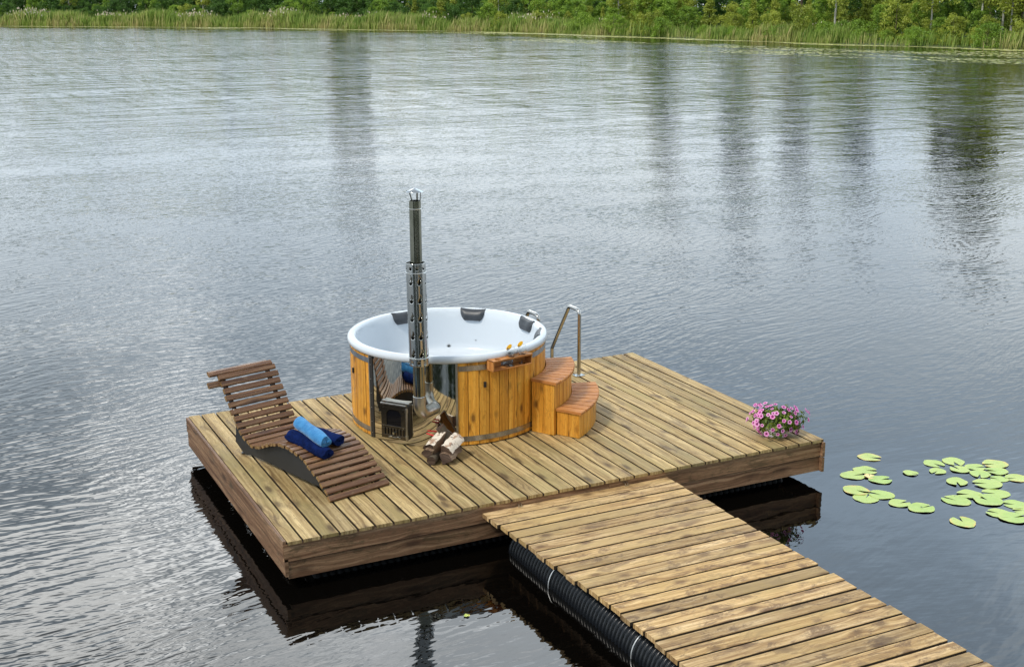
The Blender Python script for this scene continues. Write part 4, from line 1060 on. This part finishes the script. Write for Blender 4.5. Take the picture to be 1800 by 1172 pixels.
# reeds
def reeds():
    rs = np.random.default_rng(9); N = 90000; S = rs.uniform(s_vis0, s_vis1, N); D = np.abs(rs.normal(0, 2.4, N)) * .9 + rs.uniform(-.4, 1.2, N)
    pos = np.zeros((N, 3)); 
    sv_ = np.array([list(shore_at(q)[0]) + list(shore_at(q)[1]) for q in np.linspace(s_vis0, s_vis1, 800)]); ii = ((S - s_vis0) / (s_vis1 - s_vis0) * 799).astype(int)
    pos[:, :2] = sv_[ii, :2] + sv_[ii, 2:] * D[:, None]; pos[:, 2] = WZ - .05
    f = (S - s_vis0) / (s_vis1 - s_vis0)
    patch = np.sin(S * .23) + np.sin(S * .61 + 1) * .7 + np.sin(S * 1.7) * .4
    dist = np.hypot(pos[:, 0] - CAM.x, pos[:, 1] - CAM.y)
    h = (1.45 + .32 * patch + .22 * np.sin(S * 2.9 + 2) + rs.normal(0, .26, N)) * np.clip(dist / 165, .85, 1.35); h *= np.where(D < .4, .55, 1)
    keep = ((patch > -1.3) | (rs.random(N) < .45)) & ((f < .60) | (np.sin(S * .155 + .5) > -.1) | (rs.random(N) < .12))
    pos, h, patch, D = pos[keep], h[keep], patch[keep], D[keep]; dist = dist[keep]; N = len(h); S = S[keep]
    a = rs.random(N) * 6.283; lean = rs.normal(.12, .12, N) * h; w = .021 * dist / 110
    view = np.stack([-(pos[:, 1] - CAM.y), pos[:, 0] - CAM.x], 1); sd_ = np.stack([np.cos(a), np.sin(a)], 1); 
    L = np.stack([np.cos(a * 1.7), np.sin(a * 1.7)], 1) * lean[:, None] + np.array([[.10, -.05]]) * h[:, None]
    v = np.zeros((N, 4, 3)); v[:, 0] = pos; v[:, 3] = pos; v[:, 0, :2] -= sd_ * w[:, None]; v[:, 3, :2] += sd_ * w[:, None]
    mid = pos.copy(); mid[:, :2] += L * .4 + sd_ * w[:, None] * .8; mid[:, 2] += h * .6; top = pos.copy(); top[:, :2] += L; top[:, 2] += h
    v[:, 2] = mid; v[:, 1] = top
    r = np.clip(.34 + .13 * np.sin(S * .41 + 2) + .10 * np.sin(S * 1.3) + rs.normal(0, .16, N) + .22 * (D < .5), 0, 1)
    o = npmesh('reed_bed', v.reshape(-1, 3), np.arange(N * 4).reshape(-1, 4), r, ['reed']); tag(o, 'long belt of green and straw-coloured reeds along the far waterline', 'reeds', kind='stuff')
    # pale seed heads in loose groups
    pick = np.where((h > 1.9) & (np.sin(S * .33 + 1) + rs.normal(0, .5, N) > .9) & (rs.random(N) < .22))[0][:900]
    T = top[pick]; n_ = len(T); s2 = (.055 * dist[pick] / 130)[:, None]; ang = rs.random(n_) * 6.28; dd = np.stack([np.cos(ang), np.sin(ang), np.zeros(n_)], 1); z = np.array([[0, 0, 1.0]])
    vv = np.stack([T - z * s2 * 1.6, T + dd * s2, T + z * s2 * 2.4, T - dd * s2], 1).reshape(-1, 3)
    o = npmesh('reed_plumes', vv, np.arange(n_ * 4).reshape(-1, 4), rs.random(n_), ['plume']); tag(o, 'pale fluffy seed heads scattered over the far reeds', 'reed plumes', kind='stuff')
reeds()
# far belt of floating leaves
def belt():
    rs = np.random.default_rng(19); V_, Fr, Rn = [], [], []; N = 60000
    S = rs.uniform(s_vis0, s_vis1, N); f = (S - s_vis0) / (s_vis1 - s_vis0)
    sv_ = np.array([list(shore_at(q)[0]) + list(shore_at(q)[1]) for q in np.linspace(s_vis0, s_vis1, 900)]); ii = ((S - s_vis0) / (s_vis1 - s_vis0) * 899).astype(int)
    D = np.where(rs.random(N) < .45, rs.uniform(0, 5.0, N), rs.uniform(0, 30, N))
    n1 = np.sin(S * .21 + 1.3 * np.sin(D * .25)) + np.sin(S * .083 + 2) + np.sin(D * 1.05 + .6 * np.sin(S * .13)) * .9 + np.sin(D * .43 + S * .05)
    lim = np.where(f > .80, 24, np.where(f > .62, 10, 12))
    keep = ((D < np.where(f < .5, 4.2, 2.4) + np.sin(S * .3)) & (rs.random(N) < .8)) | ((n1 > 1.0) & (D < lim)) | ((f > .72) & (D > 8 + (1 - f) * 20) & (D < 24) & (n1 > -.15))
    S, D, ii = S[keep], D[keep], ii[keep]; n_ = len(S)
    p = sv_[ii, :2] - sv_[ii, 2:] * D[:, None]; rad = rs.uniform(.11, .20, n_); K = 6
    a = rs.random(n_)[:, None] * 6.28 + np.arange(K)[None, :] * 2 * np.pi / K
    v = np.zeros((n_, K, 3)); v[:, :, 0] = p[:, 0, None] + np.cos(a) * rad[:, None]; v[:, :, 1] = p[:, 1, None] + np.sin(a) * rad[:, None]; v[:, :, 2] = WZ + .006 + rs.uniform(0, .012, n_)[:, None]
    o = npmesh('lily_belt', v.reshape(-1, 3), np.arange(n_ * K).reshape(-1, K), rs.random(n_), ['lily_far']); tag(o, 'thin yellow-green belt of floating lily leaves along the far reeds', 'lily leaves', kind='stuff')
belt()
# near bank and trees behind the viewer (seen only as reflections and shade)
m_ = MB(); gx = np.linspace(-160, 160, 33)
for y, z in ((-9.0 - 6, WZ - .3), (-18, WZ + .15), (-30, .1), (-120, .8)):
    for x in gx: m_.v.append((x, y - .003 * x * x * .1, z))
for j in range(3):
    for i in range(32): a = j * 33 + i; m_.face((a + 1, a, a + 33, a + 34), ((0, 0),) * 4, 0, 0)
tag(m_.build('near_bank', 'ground', None), kind='structure')
for k in range(16):
    x = -34 + k * 4.2 + random.uniform(-1, 1); plant(random.choice(['treeA', 'treeC', 'treeA']), x, -21 - random.uniform(0, 5), 0, random.uniform(.9, 1.2))

# ------------------------------------------------------------------ water
def axis(lo, hi, fine0, fine1, st_, gr=1.12):
    xs = list(np.arange(fine0, fine1, st_)); s_ = st_; x = fine0
    left = []
    while x > lo: s_ *= gr; x -= s_; left.append(x)
    s_ = st_; x = xs[-1]; right = []
    while x < hi: s_ *= gr; x += s_; right.append(x)
    return np.array(left[::-1] + xs + right)
X = axis(-700, 700, -14, 20, .9); Y = axis(-500, 900, -14, 20, .9, 1.07)
gxx, gyy = np.meshgrid(X, Y); nv = gxx.size
P_ = np.stack([gxx.ravel(), gyy.ravel()], 1)
sh_pts = np.array([list(shore_at(q)[0]) for q in np.linspace(0, cum[-1], 900)])
dsh = np.full(nv, 1e9)
for k in range(0, len(sh_pts), 3): dsh = np.minimum(dsh, np.hypot(P_[:, 0] - sh_pts[k, 0], P_[:, 1] - sh_pts[k, 1]))
ddx = np.maximum(np.maximum(-P_[:, 0], P_[:, 0] - DL), 0); ddy = np.maximum(np.maximum(-P_[:, 1], P_[:, 1] - DW), 0)
# sheltered water: the lee in front of the deck, and a strip under the far reeds
lee = np.clip(1 - (-P_[:, 1] + .5) / 9, 0, 1) * (P_[:, 1] < 2.5) * np.clip(1 - np.maximum(0 - P_[:, 0], 0) / 1.3, 0, 1) * np.clip(1 - np.maximum(P_[:, 0] - 6, 0) / 5, .0, 1)
lee = np.where(P_[:, 1] > .0, lee * np.clip(1 - P_[:, 1] / 2.5, 0, 1), lee)
shel = np.clip(1 - (dsh - 7) / 6, 0, 1)
calm = np.clip(np.maximum(lee ** .7, shel * .85), 0, 1)
rough_far = np.clip((np.hypot(P_[:, 0] - 2, P_[:, 1] - 2) - 12) / 90, 0, 1) * (1 - shel)
me = bpy.data.meshes.new('lake_water'); nx_, ny_ = len(X), len(Y)
vv = np.zeros((nv, 3)); vv[:, :2] = P_
i_, j_ = np.meshgrid(np.arange(nx_ - 1), np.arange(ny_ - 1)); a = (j_ * nx_ + i_).ravel(); F = np.stack([a, a + 1, a + 1 + nx_, a + nx_], 1)
me.vertices.add(nv); me.vertices.foreach_set('co', vv.astype(np.float32).ravel()); me.loops.add(F.size); me.loops.foreach_set('vertex_index', F.astype(np.int32).ravel())
me.polygons.add(len(F)); me.polygons.foreach_set('loop_start', np.arange(len(F), dtype=np.int32) * 4); me.update(calc_edges=True)
for nm_, arr in (('calm', calm), ('chop', rough_far)):
    at = me.attributes.new(nm_, 'FLOAT', 'POINT'); at.data.foreach_set('value', arr.astype(np.float32))
water = bpy.data.objects.new('lake_water', me); col.objects.link(water); water.location = (0, 0, WZ); tag(water, kind='structure')
m, t, b = mat('lake_water'); tc = t.new('ShaderNodeTexCoord').outputs['Object']
calm_n = t.attr('calm'); chop = t.attr('chop')
grp = bpy.data.node_groups.new('wave_height', 'ShaderNodeTree')
grp.interface.new_socket('P', in_out='INPUT', socket_type='NodeSocketVector'); grp.interface.new_socket('H', in_out='OUTPUT', socket_type='NodeSocketFloat')
g = NT(grp); gi_ = g.new('NodeGroupInput').outputs[0]; go_ = g.new('NodeGroupOutput')
def rotated(v, deg):
    nd = g.new('ShaderNodeMapping'); nd.inputs['Rotation'].default_value = (0, 0, R(deg)); g.put(nd.inputs['Vector'], v); return nd.outputs[0]
warp = g.noise(g.scale(gi_, .30, .30), 1.0, 1.0, out='Color')
tw = rotated(g.vmath('ADD', gi_, g.vmath('MULTIPLY', g.vmath('SUBTRACT', warp, (.5, .5, .5)), (1.4, 1.4, 0))), -15)
w1 = g.noise(g.scale(tw, 3.0, 10.5), 1.0, 1.5, .45)               # wind ripples, crests along the deck front
w2 = g.noise(g.scale(rotated(gi_, 14), 5.5, 17), 1.0, 1.0, .5)   # small cross ripples
w3 = g.noise(g.scale(tw, .45, 1.5), 1.0, 1.0, .5)                 # slow swell
w5 = g.noise(g.scale(rotated(gi_, 8), .95, 1.9), 1.0, 2.0, .55)
w6 = g.noise(g.scale(gi_, .22, .55), 1.0, 2.0, .5)
ch_ = g.attr('chop'); cl_ = g.attr('calm')
small_ = g.math('MULTIPLY', g.math('ADD', g.math('MULTIPLY', w1, .0115), g.math('MULTIPLY', w2, .0035)), g.maprange(cl_, 0, 1, 1.0, .05, smooth=False))
w7 = g.noise(g.scale(gi_, 2.2, 2.8), 1.0, 1.0, .4)
hh_ = g.math('ADD', small_, g.math('ADD', g.math('MULTIPLY', w3, g.maprange(cl_, 0, 1, .009, .008, smooth=False)), g.math('MULTIPLY', w7, g.maprange(cl_, 0, 1, .001, .0042, smooth=False))))
hh_ = g.math('ADD', hh_, g.math('MULTIPLY', ch_, g.math('ADD', g.math('MULTIPLY', w5, .10), g.math('MULTIPLY', w6, .20))))
g.put(go_.inputs[0], hh_)
def wave(v):
    nd = t.new('ShaderNodeGroup'); nd.node_tree = grp; t.put(nd.inputs[0], v); return nd.outputs[0]
E_ = .006
h0, hx, hy = wave(tc), wave(t.vmath('ADD', tc, (E_, 0, 0))), wave(t.vmath('ADD', tc, (0, E_, 0)))
w4 = t.noise(t.scale(tc, .035, .075), 1.0, 3.0, .6)             # wind patches
gust = t.maprange(w4, .36, .62, .60, 1.20)
amp = gust
k_ = t.math('MULTIPLY', amp, -1.0 / E_)
g1_ = t.noise(t.scale(tc, 1.5, .13), 1.0, 3.0, .7); g2_ = t.noise(t.scale(tc, .02, .14), 1.0, 3.0, .6)   # wind lanes far out
lane = t.math('MULTIPLY', t.math('ADD', t.math('MULTIPLY', t.math('SUBTRACT', g1_, .5), .26), t.math('MULTIPLY', t.math('SUBTRACT', g2_, .5), .16)), chop)
nn3 = t.new('ShaderNodeCombineXYZ'); g3_ = t.noise(t.scale(tc, .9, .35), 1.0, 3.0, .65); t.put(nn3.inputs[0], t.math('ADD', t.math('MULTIPLY', t.math('MULTIPLY', t.math('SUBTRACT', g3_, .5), .32), chop), t.math('MULTIPLY', t.math('SUBTRACT', hx, h0), k_))); t.put(nn3.inputs[1], t.math('ADD', lane, t.math('MULTIPLY', t.math('SUBTRACT', hy, h0), k_))); nn3.inputs[2].default_value = 1.0
nrm_ = t.vmath('NORMALIZE', nn3.outputs[0])
setb(t, b, color=(.0022, .0018, .0014), rough=t.math('ADD', .015, t.math('MULTIPLY', chop, .06)), ior=1.45, normal=nrm_)
me.materials.append(m)

# ------------------------------------------------------------------ sky and sun
SUN_AZ = math.atan2(-.90, -.28); SUN_EL = R(50)
W = bpy.data.worlds.new('World'); sc.world = W; W.use_nodes = True; t = NT(W.node_tree); W.node_tree.nodes.clear()
dr = t.new('ShaderNodeTexCoord').outputs['Generated']; dr = t.vmath('NORMALIZE', dr)
sp = t.new('ShaderNodeSeparateXYZ'); t.put(sp.inputs[0], dr); z = sp.outputs[2]
zz = t.math('ADD', t.math('MAXIMUM', z, 0.0), .14)
pl = t.new('ShaderNodeCombineXYZ'); t.put(pl.inputs[0], t.math('DIVIDE', sp.outputs[0], zz)); t.put(pl.inputs[1], t.math('DIVIDE', sp.outputs[1], zz))
c1 = t.noise(pl.outputs[0], .9, 6.0, .58, .6); c2 = t.noise(t.scale(pl.outputs[0], 1.0, 2.2), 2.2, 5.0, .6, .8)
sky = t.new('ShaderNodeTexSky', sky_type='NISHITA'); sky.sun_disc = False; sky.sun_elevation = SUN_EL; sky.sun_rotation = SUN_AZ; sky.air_density = 1.2; sky.dust_density = 2.0
elev = t.ramp(z, [(0.0, (1.3, 1.38, 1.42)), (.08, (1.42, 1.53, 1.60)), (.19, (1.5, 1.62, 1.70)), (.25, (1.3, 1.45, 1.57)), (.31, (1.2, 1.38, 1.53)), (.37, (1.5, 1.75, 1.98)), (.44, (1.4, 1.62, 1.82)), (.52, (1.5, 1.70, 1.88)), (.70, (1.2, 1.3, 1.4)), (1.0, (1.1, 1.12, 1.15))])
cl = t.mix(t.maprange(c1, .38, .66, 0, 1), t.mix(1.0, elev, (.76, .82, .88), 'MULTIPLY'), t.mix(1.0, elev, (1.18, 1.16, 1.12), 'MULTIPLY'))
def dirv(az, el): return (math.sin(R(az)) * math.cos(R(el)), math.cos(R(az)) * math.cos(R(el)), math.sin(R(el)))
def blob(az, el, r0, r1): return t.maprange(t.vmath('DOT_PRODUCT', dr, dirv(az, el)), math.cos(R(r1)), math.cos(R(r0)), 0, 1)
b1_ = t.math('MULTIPLY', blob(9, 27, 3, 17), t.maprange(c2, .40, .60, .15, 1.0))
b2_ = t.math('MULTIPLY', blob(22, 30, 3, 13), t.maprange(c2, .42, .62, .4, 1.0))
pa = t.math('MULTIPLY', blob(10.5, 21, .5, 5), t.maprange(c2, .42, .56, .15, 1.0))
pb = t.math('MULTIPLY', blob(4.5, 28.5, 1, 8), t.maprange(c2, .42, .56, .2, 1.0))
bright = t.math('ADD', t.math('ADD', t.math('MULTIPLY', pa, 4.6), t.math('MULTIPLY', pb, 4.2)), t.math('ADD', t.math('MULTIPLY', b1_, .2), t.math('MULTIPLY', b2_, 4.0)))
cl = t.mix(1.0, cl, t.mix(1.0, (1.0, .98, .92), t.new('ShaderNodeCombineColor').outputs[0]), 'ADD') if False else cl
side_ = t.maprange(t.vmath('DOT_PRODUCT', dr, dirv(56, 22)), .70, .98, .58, 1.45, smooth=False)
side_ = t.math('ADD', 1.0, t.math('MULTIPLY', t.math('SUBTRACT', side_, 1.0), t.maprange(z, .24, .36, 0, 1)))
cl = t.vmath('MULTIPLY', cl, t.vmath('MULTIPLY', (.98, 1, 1.02), side_))
bc = t.vmath('MULTIPLY', (1.0, .98, .93), bright)
tot = t.vmath('ADD', cl, bc)
cover = t.mix(t.maprange(c1, .30, .5, .80, 1.0), t.vmath('MULTIPLY', sky.outputs[0], (.1, .1, .1)), tot)
bg = t.new('ShaderNodeBackground'); t.put(bg.inputs[0], cover); bg.inputs[1].default_value = 1.0
o = t.new('ShaderNodeOutputWorld'); t.l.new(bg.outputs[0], o.inputs[0])
L = bpy.data.lights.new('sun', 'SUN'); L.energy = 2.7; L.angle = R(11); L.color = (1.0, .95, .86)
lo = bpy.data.objects.new('sun', L); col.objects.link(lo)
sdv = Vector((math.sin(SUN_AZ) * math.cos(SUN_EL), math.cos(SUN_AZ) * math.cos(SUN_EL), math.sin(SUN_EL))); lo.rotation_euler = sdv.to_track_quat('Z', 'Y').to_euler()
lo.location = (0, 0, 20)

# ------------------------------------------------------------------ camera
yaw, pitch, roll_ = .4594491, .2568519, -.0036187
f = Vector((math.sin(yaw) * math.cos(pitch), math.cos(yaw) * math.cos(pitch), -math.sin(pitch))); r_ = Vector((math.cos(yaw), -math.sin(yaw), 0)); u_ = r_.cross(f)
c_, s_ = math.cos(roll_), math.sin(roll_); r2 = r_ * c_ + u_ * s_; u2 = -r_ * s_ + u_ * c_
cam = bpy.data.cameras.new('camera'); co = bpy.data.objects.new('camera', cam); col.objects.link(co)
mt_ = Matrix((r2, u2, -f)).transposed().to_4x4(); mt_.translation = CAM; co.matrix_world = mt_
cam.sensor_width = 36; cam.lens = 2222.94 / 1800 * 36; cam.shift_x = .000955; cam.shift_y = -.001034; cam.clip_end = 3000; cam.clip_start = .05
sc.camera = co
sc.view_settings.view_transform = 'Standard'; sc.view_settings.look = 'None'; sc.view_settings.gamma = 1.0; sc.view_settings.exposure = 0.0
sc.cycles.max_bounces = 10; sc.cycles.caustics_reflective = False; sc.cycles.caustics_refractive = False; sc.cycles.sample_clamp_indirect = 4.0
